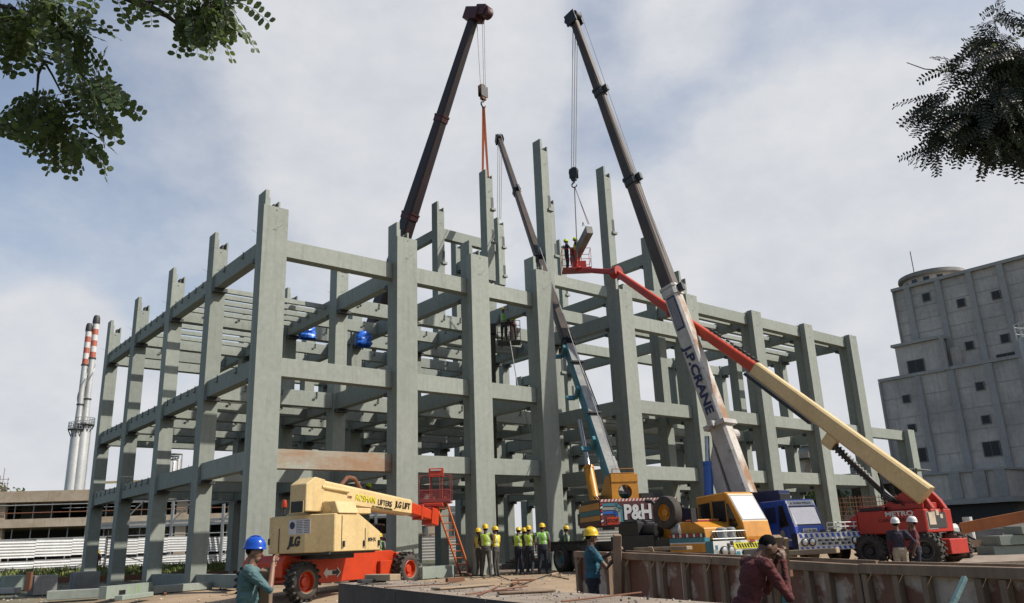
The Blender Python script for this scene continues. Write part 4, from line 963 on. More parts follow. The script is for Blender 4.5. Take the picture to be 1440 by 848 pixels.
# chassis and wheels
k = MB(); k.box(-1.75, -.35, -.5, 2.6, .38, .86, 'red', TM); k.box(-2.0, -.1, .1, .45, .35, .7, 'red', TM); k.box(-2.0, -.1, 1.85, 2.15, .35, .7, 'red', TM); k.box(-.36, -.1, .7, 2.0, .45, .75, 'red', TM); k.tube(TM @ Vector((-1.05, 1.5, .86)), TM @ Vector((-1.05, 1.5, zb3)), .7, 'steel_dark', n=18); k.box(-2.05, -1.76, 2.3, 2.6, .35, .8, 'red', TM); obj('chassis', k, ml, bevel=.02)
axm = LM.to_3x3() @ bxm
for x, s_ in ((-2.12, -1), (.02, 1)):
    for y in (.1, 2.0): wheel(ml, TM @ Vector((x, y, .54)), axm*s_, .55, .42, 'steel_dark' if s_ < 0 else 'red', lugs=18, tyre='dusty' if y < 1 else 'tyre', rimr=.5)
# pivot
A0 = LM @ bm0
k = MB(); k.prism([(-.35, zt3+.004), (2.4, zt3+.004), (1.2, zt3+.24), (.55, zt3+.62), (.05, zt3+.62), (-.2, zt3+.3)], TM @ Matrix(((0, 0, 1, -1.75), (1, 0, 0, .2), (0, 1, 0, 0), (0, 0, 0, 1))), .22, 'red')
k.prism([(-.35, zt3+.004), (2.4, zt3+.004), (1.2, zt3+.24), (.55, zt3+.62), (.05, zt3+.62), (-.2, zt3+.3)], TM @ Matrix(((0, 0, 1, -.75), (1, 0, 0, .2), (0, 1, 0, 0), (0, 0, 0, 1))), .22, 'red')
k.box(-1.9, -.2, .1, 1.2, zt3+.006, zt3+.22, 'red', TM); k.box(-2.0, -1.0, 1.4, 2.3, zt3+.006, zt3+.16, 'black', TM); obj('pivot_frame', k, ml, bevel=.02)
K0, K1, K2 = LM @ kn, LM @ jb, LM @ bk
s1 = boom(ml, [(A0, .54, .70), (K0, .42, .52)], ['cream'], name='boom_main'); o_, T, L = s1[0]
s2 = boom(ml, [(K0+(A0-K0)*.02, .34, .42), (K0.lerp(K1, .55), .30, .37), (K1, .25, .30)], ['orange_red', 'orange_red'], name='boom_extension', collars=['red', None])
s3 = boom(ml, [(K1, .24, .26), (K2, .20, .22)], ['red'], name='jib')
k = MB(); k.tube(K1-Vector((0, .2, 0)), K1+Vector((0, .2, 0)), .3, 'red', n=14); obj('knuckle', k, ml, smooth=True)
k = MB()                                                        # cable chain slung below the boom
oo2, T2, L2 = s2[0]
for i in range(34): t = i/33; k.box(-.12, .12, -.48, -.36, L*.60+L*.42*t, L*.60+L*.42*t+.08, 'steel_dark', T)
k.box(-.10, .10, -.355, -.31, L*.58, L*1.02, 'grey_metal', T)
for i in range(20): k.box(.255, .30, .0, .10, L*.58+L*.4*i/19, L*.58+L*.4*i/19+.1, 'steel_dark', T)
for i in range(12): t = i/11; k.box(.08, .2, .24, .31, L2*.05+L2*.5*t, L2*.05+L2*.5*t+.12, 'steel_dark', T2)
obj('cable_chain', k, ml)
cy = LM @ at(1180, 640, 29.0); k = MB(); pA = T @ Vector((0, -.55, L*.46)); pB = TM @ Vector((-1.1, 1.2, zt3+.05))
k.tube(pB, pA, .13, 'black', .10, n=14)
for i in range(12): c_ = pA.lerp(pB, i/22); k.tube(c_, pA.lerp(pB, (i+.5)/22), .155, 'steel_dark', n=12)
obj('lift_cylinder', k, ml, smooth=True)
k = MB(); k.box(-.18, .18, -.75, -.3, L*.44, L*.5, 'cream', T); obj('cylinder_lug', k, o_, bevel=.02)
k = MB()
for q in range(4): k.path([T @ Vector((.1+.06*q, -.4, L*.22)), T @ Vector((.1+.06*q, -.8-.1*q, L*.15)), T @ Vector((.05+.06*q, -.75, L*.05)), TM @ Vector((-1.0+.1*q, .9, zt3+.2))], .025, 'black', 6)
obj('hose', k, ml, smooth=True)
TB2 = basket(ml, at(811, 381, 41.2), LM, 1.45, .95, 1.05, 'red', None, 'red')
k = MB(); k.bar(K2, TB2 @ Vector((.2, 0, .1)), .2, .3, 'red'); k.box(-.2, .5, -.15, .15, .08, .5, 'red', TB2); obj('basket_bracket', k, ml, bevel=.02)
BASKET_R = at(811, 381, 41.2)

# lift basket seen between the columns (its boom comes up from inside the frame)
c3 = at(716, 483, 38.5)
l3 = thing('work_platform', 'dark lift basket raised between the second and third front columns', 'lift basket', (c3.x, c3.y, c3.z)); L3_ = local(l3)
T3 = basket(l3, c3, L3_, 1.1, .9, 1.0, 'steel_dark', None, 'black')
k = MB(); k.box(-1.05, -.6, -.3, .4, .45, .95, 'black', T3); k.bar(T3 @ Vector((-.8, 0, .5)), T3 @ Vector((-1.1, 4, -c3.z)), .3, .36, 'steel_dark'); obj('boom_arm', k, l3, bevel=.02)
k = MB(); k.path([T3 @ Vector((.05, -.48, 0)), T3 @ Vector((.3, -.7, -2)), T3 @ Vector((.95, -1.2, -5.0))], .025, 'rope', 5); obj('safety_rope', k, l3)
BASKET_I = c3
# ------------------------------------------------------------------ background
# concrete mill building on the right
mp_ = at(1256, 411, 92); XM = mp_.x
mill = thing('mill_building', 'tall dark grey concrete mill building with a round rooftop turret at right', 'building', (XM, mp_.y, 0))
def mo_(y, z): return Vector((0, y-mp_.y, z))
def fy(px, py): p = onx(px, py, XM); return p.y, p.z
yU, zU = fy(1257, 411)                                             # far top corner of the upper block
yL, zL = fy(1247, 539)                                             # far top corner of the lower block
yN = yU-75
k = MB(); k.box(0, 30, yN-mp_.y, 0, zL-3, zU, 'mill'); 
k.box(-.35, .0, yN-mp_.y, .1, zU-.0, zU+.35, 'mill_pier'); up_ = obj('upper_wall', k, mill)
k = MB(); k.box(-1.6, 28, yN-mp_.y, yL-mp_.y, -.5, zL, 'mill'); k.box(-1.8, -1.6, yN-mp_.y, yL-mp_.y+.1, zL-.05, zL+.28, 'mill_pier'); lw_ = obj('lower_wall', k, mill)
def pier(px0, px1, py, wall, x0, z0, z1):
    a, b = fy(px0, py)[0], fy(px1, py)[0]; k = MB(); k.box(x0-.35, x0-.002, b-mp_.y, a-mp_.y, z0, z1, 'mill_pier'); obj('pier', k, wall)
for a, b, y in ((1275, 1283, 420), (1320, 1328, 420), (1366, 1374, 420), (1412, 1421, 420), (1257.5, 1259, 420)): pier(a, b, y, up_, 0, zL+.5, zU-.02)
def yat(px, py, dx): p = onx(px, py, XM+dx); return p.y, p.z
for a, b, y in ((1247.5, 1250, 600), (1293, 1301, 560), (1341, 1350, 560), (1396, 1406, 560), (1446, 1456, 560)):
    a_, b_ = yat(a, y, -1.6)[0], yat(b, y, -1.6)[0]; k = MB(); k.box(-1.95, -1.602, b_-mp_.y, a_-mp_.y, 6, zL-.12, 'mill_pier'); obj('pier', k, lw_)
# horizontal lift joints
k = MB()
for i in range(1, 7): k.box(-.03, -.001, yN-mp_.y, 0, zL+.5+(zU-zL)*i/7.0, zL+.5+(zU-zL)*i/7.0+.08, 'mill_pier')
for i in range(1, 6): k.box(-1.63, -1.601, yN-mp_.y, yL-mp_.y, 4+(zL-4)*i/6.0, 4+(zL-4)*i/6.0+.08, 'mill_pier')
obj('wall_joint', k, mill)
def mwin(px, py, w, h, dx, wall, double=False):
    y, z = yat(px, py, dx); k = MB(); W = w
    k.box(dx-.10, dx-.002, y-mp_.y-W/2-.07, y-mp_.y+W/2+.07, z-h/2-.07, z+h/2+.07, 'raw_concrete'); o = obj('window', k, wall)
    k = MB(); n = 2 if double else 1
    for i in range(n): a = y-mp_.y-W/2+W*i/n; k.box(dx-.125, dx-.101, a+.03, a+W/n-.03, z-h/2, z+h/2, 'black')
    obj('pane', k, o)
for px, py in ((1303, 418), (1352, 426), (1401, 415), (1364, 486), (1413.5, 476)): mwin(px, py, .75, .8, 0, up_)
mwin(1418, 503, 2.0, .9, 0, up_, True)
for px, py, d in ((1275, 561, 0), (1378.5, 543, 0), (1387, 590, 0), (1283, 602, 0), (1395, 631, 1), (1293, 640, 1)): mwin(px, py, 1.5 if d else .75, 1.35 if d else .75, -1.6, lw_, bool(d))
# bump-out block between the two
yB0, zB = yat(1258, 489, -1.6); 
k = MB(); yb1 = yat(1322, 480, -1.6)[0]
k.box(-1.598, 0, yb1-mp_.y, yB0-mp_.y, zL, zB, 'mill'); k.box(-1.9, 0, yb1-mp_.y-.3, yB0-mp_.y+.3, zB, zB+.3, 'mill_pier')
vs_y0, vs_y1 = yat(1322, 480, -1.6)[0], yat(1342, 490, -1.6)[0]
ann = obj('stair_block', k, mill); mwin(1289, 517, 1.7, 1.6, -1.6, ann, True)
k = MB(); k.box(-1.9, -1.599, vs_y0-mp_.y-.4, vs_y0-mp_.y, zL, zB-.01, 'mill_pier'); k.box(-.6, 0, vs_y1-mp_.y, vs_y0-mp_.y-.41, zL, zB-1.0, 'mill'); obj('stair_pier', k, ann)
# turret
pt = at(1313, 392, 97); k = MB(); ct = Vector((XM+4.6, onx(1311, 395, XM+4.6).y, 0))-Vector((XM, mp_.y, 0)); zt0 = zU
k.lathe([(3.1, zt0-1), (3.1, zt0+1.5)], Matrix.Translation((ct.x, ct.y, 0)), 'mill', 28); tr = obj('turret', k, mill, smooth=True)
k = MB(); k.lathe([(3.4, zt0+1.5), (3.6, zt0+1.6), (3.55, zt0+2.0), (.5, zt0+2.25), (.001, zt0+2.25)], Matrix.Translation((ct.x, ct.y, 0)), 'raw_concrete', 28); obj('turret_roof', k, tr, smooth=True)
for i in range(14):
    a = 2*math.pi*i/14+.2; k = MB(); T = Matrix.Translation((ct.x, ct.y, zt0)) @ Matrix.Rotation(a, 4, 'Z'); k.box(3.04, 3.14, -.3, .3, .1, 1.3, 'glass_dark', T); obj('turret_window', k, tr)
k = MB(); k.tube((ct.x-2, ct.y+1, zt0+2.4), (ct.x-2, ct.y+1, zt0+5), .05, 'steel_dark', n=5); obj('mast', k, tr)
k = MB(); k.lathe([(2.0, 0), (1.6, .7), (.001, 1.0)], Matrix.Translation((4, yat(1405, 372, 4)[0]-mp_.y, zU+.0)), 'raw_concrete', 18); obj('roof_cap', k, mill, smooth=True)
# low balcony box at its foot
yb_, zb2 = yat(1300, 675, -6); y2 = yat(1460, 660, -6)[0]; z2 = yat(1300, 705, -6)[1]
yk = yat(1418, 680, -6)[0]
k = MB(); k.box(-6, -1.6, yk-mp_.y, yat(1300, 690, -6)[0]-mp_.y+6, z2, zb2+.4, 'mill'); k.box(-6.3, -1.6, yk-mp_.y-.3, yb_-mp_.y+6.3, z2-.5, z2, 'mill_pier'); k.box(-6.2, -1.6, yk-mp_.y-.2, yb_-mp_.y+6.2, zb2+.402, zb2+.6, 'mill_pier')
bl = obj('loading_gallery', k, mill)
for px in (1347, 1383, 1412):
    a = yat(px, 690, -6)[0]; k = MB(); k.box(-6.3, -6.001, a-mp_.y-.5, a-mp_.y+.5, z2+.02, zb2+.38, 'mill_pier'); obj('gallery_pier', k, bl)
k = MB(); k.box(-5.5, -5.2, yk-mp_.y+.2, yb_-mp_.y+4, -.4, z2-.5, 'steel_dark'); obj('undercroft_wall', k, mill)

# white tank with railing at the right edge
tk = at(1459, 473, 70); w_t = thing('storage_tank', 'pale round tank with white railing at the right edge', 'tank', (tk.x, tk.y, 0)); zt_k = at(1434, 473, 70).z
k = MB(); k.lathe([(1.5, 0), (1.5, zt_k-.1), (1.3, zt_k), (.001, zt_k+.1)], Matrix(), 'grey_metal', 30); obj('shell', k, w_t, smooth=True)
k = MB()
for z in (.5, 1.1): 
    for i in range(24): a, b = 2*math.pi*i/24, 2*math.pi*(i+1)/24; k.tube((1.6*math.cos(a), 1.6*math.sin(a), zt_k+z), (1.6*math.cos(b), 1.6*math.sin(b), zt_k+z), .04, 'white', n=5)
for i in range(12): a = 2*math.pi*i/12; k.tube((1.6*math.cos(a), 1.6*math.sin(a), zt_k-.1), (1.6*math.cos(a), 1.6*math.sin(a), zt_k+1.1), .04, 'white', n=5)
obj('railing', k, w_t)

# chimneys on the left
def chimney(px0, py0, pxt, pyt, Z, rad, label, plat):
    top = at(pxt, pyt, Z); b = Vector((top.x, top.y, 0)); th = thing('chimney', label, 'chimney', b); h = top.z
    zb = 0; f = lambda t: h*t
    k = MB(); k.lathe([(rad*2.0, 0), (rad*1.9, f(.53)), (rad*1.2, f(.58)), (rad, f(.65)), (rad, f(.82))], Matrix(), 'stack_silver', 26); obj('shaft', k, th, smooth=True)
    k = MB(); n = 6; z0, z1 = f(.82), f(.965)
    prof = [(rad, z0+(z1-z0)*i/n) for i in range(n+1)]
    k.lathe(prof, Matrix.Diagonal((.999, .999, 1, 1)), 'stack_white', 24, ['stack_red' if i % 2 == 0 else 'stack_white' for i in range(n)]); obj('banded_top', k, th, smooth=True)
    k = MB(); k.lathe([(rad*1.15, f(.965)), (rad*1.2, f(.972)), (rad*1.1, f(.99)), (rad*.8, f(1.0))], Matrix(), 'steel_dark', 24); obj('rim_cap', k, th, smooth=True)
    for t in (.53, .65, .818): k = MB(); k.lathe([(rad*1.02, f(t)-.1), (rad*1.62 if t < .5 else rad*1.25, f(t)-.1), (rad*1.62 if t < .5 else rad*1.25, f(t)+.12), (rad*1.02, f(t)+.12)], Matrix(), 'steel_dark', 24); obj('band', k, th, smooth=True)
    k = MB(); k.path([(rad*math.cos(a)*1.05, rad*math.sin(a)*1.05, f(.58)+f(.24)*a/7.0) for a in [q*.25 for q in range(29)]], .10, 'grey_metal', 5); k.path([(rad*2.05, -.2, 0), (rad*2.0, -.2, f(.53))], .14, 'grey_metal', 5); obj('spiral_strake', k, th)
    if plat:
        k = MB(); z = f(.545); k.lathe([(rad*1.4, z), (rad*3.0, z), (rad*3.0, z+.15), (rad*1.4, z+.15)], Matrix(), 'steel_dark', 20)
        for zz in (.6, 1.2):
            for i in range(20): a, b2 = 2*math.pi*i/20, 2*math.pi*(i+1)/20; k.tube((rad*3*math.cos(a), rad*3*math.sin(a), z+zz), (rad*3*math.cos(b2), rad*3*math.sin(b2), z+zz), .05, 'grey_metal', n=4)
        for i in range(20): a = 2*math.pi*i/20; k.tube((rad*3*math.cos(a), rad*3*math.sin(a), z), (rad*3*math.cos(a), rad*3*math.sin(a), z+1.2), .04, 'grey_metal', n=4)
        for i in range(10): a = 2*math.pi*i/10; k.bar((rad*3*math.cos(a), rad*3*math.sin(a), z), (rad*1.4*math.cos(a), rad*1.4*math.sin(a), z-1.6), .1, .1, 'steel_dark')
        obj('platform', k, th)
chimney(0, 0, 126, 455, 140, .46, 'red and white banded chimney, the shorter and more leftward of the pair', True)
chimney(0, 0, 136.5, 444, 141, .50, 'red and white banded chimney, the taller of the pair', True)

# unfinished concrete building behind the sheet fence, left
ub0 = at(-20, 800, 66); ubd = VW(1, .12).normalized()
a0 = VW(-52*1.33, 63*1.33, -.9); ub = thing('unfinished_building', 'bare concrete building shell with dark scaffolded bays behind the fence', 'building', (a0.x, a0.y, -.9), VW(-.2, 1)); ub.scale = (1.33, 1.33, 1.33)
Lx = 46
zr = 7.0; zm = 4.45
k = MB(); k.box(0, Lx, .6, 9, 0, .3, 'raw_concrete'); k.box(0, Lx, 8.5, 9, .3, zr-.9, 'steel_dark'); obj('base_and_dark_backing', k, ub)  # dark back wall added so the open bays read as shaded
for z0, z1 in ((zr-.85, zr), (zm-.25, zm+.40)): k = MB(); k.box(-.5, Lx, -.3, 9, z0, z1, 'tan_concrete'); obj('floor_band', k, ub)
for i in range(9): k = MB(); k.box(i*6.8-2.8, i*6.8-2.0, 0, .6, .3, zr-.86, 'tan_concrete'); obj('column', k, ub)
for i in range(34):
    if (i*1.35+2.8) % 6.8 < 1.0: continue
    k = MB(); k.tube((i*1.35, .35, .1), (i*1.35+.05, .35, zr-.9), .05, 'grey_metal', n=5); obj('scaffold_pole', k, ub)
for i, z in enumerate((1.4, 2.6, 3.3, 5.3, 5.9)): k = MB(); k.tube((0, -.4+.02*i, z), (Lx, -.4+.02*i, z), .045, 'rebar' if i % 2 else 'grey_metal', n=5); obj('scaffold_rail', k, ub)
for i in range(9):
    k = MB()
    for q in range(4): k.tube((i*6.8-2.8+.1+.18*q, .1+.12*(q % 2), zr), (i*6.8-2.8+.1+.18*q, .1+.12*(q % 2), zr+random.uniform(.6, 1.9)), .022, 'rebar', n=4)
    for q in range(3): k.tube((i*6.8-2.8+.05, .2, zr+.3+.35*q), (i*6.8-2.8+.75, .2, zr+.3+.35*q), .018, 'rebar', n=4)
    obj('starter_bars', k, ub)
for i in range(5): k = MB(); k.box(i*9+2, i*9+4.5, 5, 7, 4.95, 6.2, 'raw_concrete'); obj('inner_block', k, ub)

# corrugated sheet fence, two tiers
def sheet(mb, p, q, z0, z1, ribs, m='corrugated', horizontal=True):
    d = q-p; n = Vector((-d.y, d.x, 0)).normalized(); rows = ribs*2
    vs = []
    for i in range(rows+1):
        z = z0+(z1-z0)*i/rows; off = n*(.016 if i % 2 else -.016)
        vs += [p+off+Vector((0, 0, z)), q+off+Vector((0, 0, z))]
    mb.add(vs, [(2*i, 2*i+1, 2*i+3, 2*i+2) for i in range(rows)], m)
fa, fb = VW(-45.5, 49), VW(-23, 84)
fe = thing('corrugated_fence', 'two-tier white corrugated sheet fence behind the frame', 'fence', tuple(fa)); nP = 15
for i in range(nP):
    p = fa.lerp(fb, i/nP)-fa; q = fa.lerp(fb, (i+1)/nP)-fa
    dz = .06*math.sin(i*2.1)
    k = MB(); sheet(k, p, q, 1.55+dz, 2.82+dz, 6); obj('upper_sheet', k, fe)
    if i not in (0, 4): k = MB(); sheet(k, p+Vector((0, 0, 0)), q, .1, 1.32+dz, 6); obj('lower_sheet', k, fe)
    if i in (0, 4): k = MB(); sheet(k, p, q, .1, 1.0, 5); obj('lower_sheet', k, fe)
    k = MB(); o_ = (fa-fb).normalized().cross(Vector((0, 0, 1)))*.12
    if o_.dot(fa) > 0: o_ = -o_; k.tube(p+o_*(1 if i % 4 == 0 else -1), p+o_*(1 if i % 4 == 0 else -1)+Vector((0, 0, 3.4 if i % 4 == 0 else 2.8)), .045, 'steel_dark', n=6); obj('post', k, fe)
k = MB(); 
for i in range(7): t = i/7; p = fa.lerp(fb, t)-fa+VW(0, -1.5); q = fa.lerp(fb, t+.14)-fa+VW(0, -1.4); k.path([p+Vector((0, 0, 1.6-.9*(i % 2))), p.lerp(q, .5)+Vector((0, 0, .75)), q+Vector((0, 0, .7+.9*(i % 2)))], .04, 'black', 5)
obj('sagging_cable', k, fe)
# second low sheet fence and pipework behind the frame
fc, fd = VW(-14, 70), VW(26, 80)
f2 = thing('corrugated_fence', 'dim corrugated sheet fence seen through the frame bays', 'fence', tuple(fc))
for i in range(14): p = fc.lerp(fd, i/14)-fc; q = fc.lerp(fd, (i+1)/14)-fc; k = MB(); sheet(k, p, q, .1, 2.0, 8, 'mill_pier'); obj('sheet', k, f2)

# pipe bridge and silver silos seen through the left columns
pb0 = VW(-36, 75); pbr = thing('pipe_bridge', 'pale steel pipe bridge crossing behind the left columns', 'pipe bridge', tuple(pb0), VW(0, 1))
k = MB()
for z in (3.9, 4.25, 6.2, 7.9): k.bar((-2, 0, z), (34, 0, z), .16, .2, 'cream' if z > 7 else 'grey_metal')
for y in (.4, .8): 
    for z in (4.0, 6.4): k.tube((-2, y, z), (34, y, z), .12, 'stack_silver', n=8)
obj('pipe_run', k, pbr)
for i in range(8): k = MB(); k.bar((i*4.6, 0, 0), (i*4.6, 0, 8.2), .22, .22, 'grey_metal'); k.bar((i*4.6, 0, 4.2), (i*4.6+2, 0, 6.2), .1, .1, 'grey_metal'); obj('trestle', k, pbr)
def silo(px, pyt, Z, r, label):
    t = at(px, pyt, Z); th = thing('silo', label, 'silo', (t.x, t.y, 0)); k = MB(); k.lathe([(r, 0), (r, t.z-.5), (r*.9, t.z-.2), (.001, t.z)], Matrix(), 'stack_silver', 24); obj('shell', k, th, smooth=True)
    k = MB()
    for i in range(8): a = i*math.pi/4; k.tube((r*1.05*math.cos(a), r*1.05*math.sin(a), t.z-3), (r*1.05*math.cos(a), r*1.05*math.sin(a), t.z+.6), .05, 'grey_metal', n=4)
    k.lathe([(r*1.04, t.z+.5), (r*1.08, t.z+.5), (r*1.08, t.z+.6), (r*1.04, t.z+.6)], Matrix(), 'grey_metal', 16); obj('railing', k, th)
silo(241, 647, 118, 1.0, 'slim silver silo seen between the second and third left columns, leftward one'); silo(247, 644, 119, .9, 'slim silver silo seen between the left columns, rightward one')
# low plant buildings behind (seen through the lower storey)
def shed(px0, px1, pyt, Z, m, label, roof='grey_metal', d=8, name='shed'):
    a = at(px0, pyt, Z); b = at(px1, pyt, Z); h = (a.z+b.z)/2; dx = VW(0, 1)
    th = thing(name, label, 'building', (a.x, a.y, 0), VW(0, 1)); w = (Vector(b.xy)-Vector(a.xy)).length
    k = MB(); k.box(0, w, 0, d, 0, h-.4, m); obj('wall', k, th); k = MB(); k.box(-.3, w+.3, -.3, d+.3, h-.398, h, roof); obj('roof', k, th)
    n = max(2, int(w/2.5))
    for i in range(n):
        k = MB(); x = w*(i+.25)/n; k.box(x, x+w/n*.5, -.03, -.002, h*.3, h*.65, 'glass_dark'); k.box(x-.06, x, -.06, -.002, h*.3-.06, h*.65+.06, 'white'); obj('window', k, th)
    return th
shed(150, 262, 716, 95, 'raw_concrete', 'grey plant shed with pipes behind the left columns'); shed(262, 330, 708, 100, 'grey_metal', 'pale metal shed behind the row of left columns')
shed(560, 700, 712, 100, 'raw_concrete', 'long grey shed behind the frame, seen below the first floor'); shed(800, 905, 700, 105, 'tan_concrete', 'tan block building seen through the open crane bay')
shed(940, 1060, 705, 110, 'raw_concrete', 'grey shed behind the white crane boom'); shed(1085, 1165, 700, 96, 'tan_concrete', 'buff low building with windows behind the blue truck cab')
# corrugated canopy and rebar cages on the right
cp = at(1172, 668, 56); cq = at(1292, 674, 52); cpy = thing('canopy_shed', 'grey corrugated canopy over rebar cages, right of the frame', 'shed', (cp.x, cp.y, 0))
k = MB(); d = Vector((cq.x-cp.x, cq.y-cp.y, 0)); z0, z1 = at(1172, 686, 56).z, cp.z; n_ = Vector((-d.y, d.x, 0)).normalized(); nn_ = 70
vs = []
for i in range(nn_+1): p = d*(i/nn_)+n_*(.06 if i % 2 else -.06); vs += [p+Vector((0, 0, z0)), p+Vector((0, 0, z1))]
k.add(vs, [(2*i, 2*i+2, 2*i+3, 2*i+1) for i in range(nn_)], 'grey_metal'); obj('fascia_sheet', k, cpy)
k = MB()
for t in (0, .33, .66, 1): k.bar(d*t+n_*.3, d*t+n_*.3+Vector((0, 0, z0)), .2, .2, 'steel_dark')
vs = [d*0+n_*.1, d+n_*.1, d+n_*2.5, n_*2.5]; k.add([v+Vector((0, 0, z1-.1)) for v in vs]+[v+Vector((0, 0, z1-.05)) for v in vs], [(0, 3, 2, 1), (4, 5, 6, 7), (0, 1, 5, 4), (1, 2, 6, 5), (2, 3, 7, 6), (3, 0, 4, 7)], 'grey_metal'); k.add([n_*2.5, d*.8+n_*2.5, d*.8+n_*2.5+Vector((0, 0, z1-.2)), n_*2.5+Vector((0, 0, z1-.2))], [(0, 1, 2, 3)], 'steel_dark'); obj('roof_and_posts', k, cpy)
for j in range(3):
    p0 = at(1185+j*38, 760, 50); cg = thing('rebar_cage', ['wide rebar cage below the canopy, nearest the blue truck', 'rebar cage below the middle of the canopy', 'rebar cage below the canopy next to the red lift'][j], 'rebar cage', (p0.x, p0.y, 0), VW(0, 1), group='rebar cages below the canopy')
    k = MB(); h_ = 3.2
    for i in range(9): k.tube((i*.2, 0, 0), (i*.2, 0, h_), .018, 'rebar', n=4)
    for i in range(12): k.tube((0, 0, .2+i*.26), (1.7, 0, .2+i*.26), .018, 'rebar', n=4)
    for i in range(6): k.tube((i*.34, .5, 0), (i*.34, .5, h_), .018, 'rebar', n=4)
    obj('bars', k, cg)
# distant tower, stack and tank
tw = at(1130, 598, 150); t_ = thing('process_tower', 'slim process column with railings rising far behind the right columns', 'tower', (tw.x, tw.y, 0)); k = MB(); k.lathe([(1.7, 0), (1.7, tw.z-5), (1.2, tw.z-3.5), (1.2, tw.z-2)], Matrix(), 'grey_metal', 18); obj('shell', k, t_, smooth=True)
k = MB(); k.box(-2.2, 2.2, -2.2, 2.2, tw.z-.5, tw.z, 'steel_dark')
for sx in (-1, 1): 
    for sy in (-1, 1): k.tube((sx*1.6, sy*1.6, tw.z-8), (sx*1.6, sy*1.6, tw.z), .12, 'grey_metal', n=5)
for z in (-2, -4, -6): k.lathe([(2.4, tw.z+z), (2.5, tw.z+z), (2.5, tw.z+z+.1), (2.4, tw.z+z+.1)], Matrix(), 'grey_metal', 14)
obj('access_frame', k, t_)
sk = at(1134, 636, 120); t_ = thing('vent_stack', 'short buff stack with dark collar behind the right columns', 'stack', (sk.x, sk.y, 0)); k = MB(); k.lathe([(.95, 0), (.95, sk.z)], Matrix(), 'tan_concrete', 18); obj('shaft', k, t_, smooth=True); k = MB(); z_ = sk.z-1.1; k.lathe([(.96, z_), (1.9, z_), (1.9, z_+.15), (.96, z_+.15)], Matrix(), 'steel_dark', 18); obj('collar', k, t_)
dt = at(1205, 655, 140); t_ = thing('water_tank', 'small roof tank on a distant block between the right columns', 'tank', (dt.x, dt.y, 0)); k = MB(); k.lathe([(1.2, 0), (1.2, dt.z), (.9, dt.z+.6), (.001, dt.z+.8)], Matrix(), 'raw_concrete', 16); k.box(-4, 3, -1, 3, 0, dt.z-2, 'raw_concrete'); obj('shell', k, t_); k = MB(); 
for q in (-1.6, 1.6): k.tube((q, -1.2, dt.z-2), (q, -1.2, dt.z+2), .06, 'steel_dark', n=4)
obj('mast', k, t_)

# ------------------------------------------------------------------ trees
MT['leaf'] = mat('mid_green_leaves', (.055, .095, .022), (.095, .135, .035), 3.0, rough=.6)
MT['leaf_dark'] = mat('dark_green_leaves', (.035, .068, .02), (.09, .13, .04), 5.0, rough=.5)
MT['leaf_black'] = mat('shade_darkened_leaves', (.012, .020, .010), (.022, .034, .015), 6.0, rough=.5)  # coloured near black to draw the shaded silhouette of the right tree
MT['grass'] = mat('dry_green_grass', (.17, .23, .05), (.26, .27, .09), 1.5, rough=.8)
MT['bank_soil'] = mat('grassy_soil', (.12, .085, .05), (.05, .075, .02), 2, rough=.95)
MT['bark'] = mat('grey_brown_bark', (.10, .08, .06), (.06, .048, .036), 6, rough=.95, bump=.6)
for nm_ in ('leaf', 'leaf_dark', 'leaf_black'):
    t = MT[nm_].node_tree; b = t.nodes['Principled BSDF']; o_ = t.nodes['Material Output']; tr = t.nodes.new('ShaderNodeBsdfTranslucent'); mxs = t.nodes.new('ShaderNodeMixShader'); mxs.inputs[0].default_value = .10 if nm_ == 'leaf_black' else .34
    hs = t.nodes.new('ShaderNodeHueSaturation'); hs.inputs['Value'].default_value = 2.2; hs.inputs['Hue'].default_value = .48; t.links.new(b.inputs['Base Color'].links[0].from_socket, hs.inputs['Color']); t.links.new(hs.outputs[0], tr.inputs['Color'])
    t.links.new(b.outputs[0], mxs.inputs[1]); t.links.new(tr.outputs[0], mxs.inputs[2]); t.links.new(mxs.outputs[0], o_.inputs['Surface'])
def far_tree(p, h, r, label, seed):
    rnd = random.Random(seed); th = thing('broadleaf_tree', label, 'tree', (p.x, p.y, 0)); k = MB()
    k.tube((0, 0, 0), (.2, 0, h*.55), r*.12, 'bark', r*.05, n=8)
    for i in range(6): a = i*1.05; k.tube((.1, 0, h*.4), (r*.6*math.cos(a), r*.6*math.sin(a), h*.75), r*.05, 'bark', r*.015, n=6)
    obj('trunk', k, th, smooth=True); k = MB()
    cl_ = [(Vector((rnd.uniform(-1, 1)*r*.75, rnd.uniform(-1, 1)*r*.75, h*rnd.uniform(.5, .92))), r*rnd.uniform(.25, .5)) for _ in range(16)]
    for c, cr_ in cl_:
        for _ in range(110):
            d = Vector((rnd.gauss(0, 1), rnd.gauss(0, 1), rnd.gauss(0, .8))).normalized()*cr_*rnd.uniform(.5, 1.05); s = r*rnd.uniform(.05, .10)
            q = Quaternion((rnd.gauss(0, 1), rnd.gauss(0, 1), rnd.gauss(0, 1), rnd.gauss(0, 1))).normalized(); M3 = q.to_matrix()
            k.add([c+d+M3 @ Vector(v)*s for v in ((-1, 0, 0), (0, -.5, .12), (1, 0, 0), (0, .5, .12))], [(0, 1, 2, 3)], 'leaf')
    obj('crown', k, th)
far_tree(at(-6, 790, 100), 10.6, 3.5, 'green tree at the left edge behind the bare concrete shell', 3)
far_tree(VW(6, 78), 6.6, 2.6, 'bushy green tree glimpsed through the crane bay', 5)
far_tree(VW(31, 84), 6.4, 3.2, 'green tree seen low behind the blue truck cab', 8); far_tree(VW(-30, 130), 9.5, 4, 'distant tree above the pipe bridge', 11)
for i, (la, de) in enumerate(((-62, 150), (-70, 140))): far_tree(VW(la, de), 9, 5, ['distant low tree over the roof of the bare shell, leftward', 'distant low tree over the roof of the bare shell, at far left'][i], 20+i)

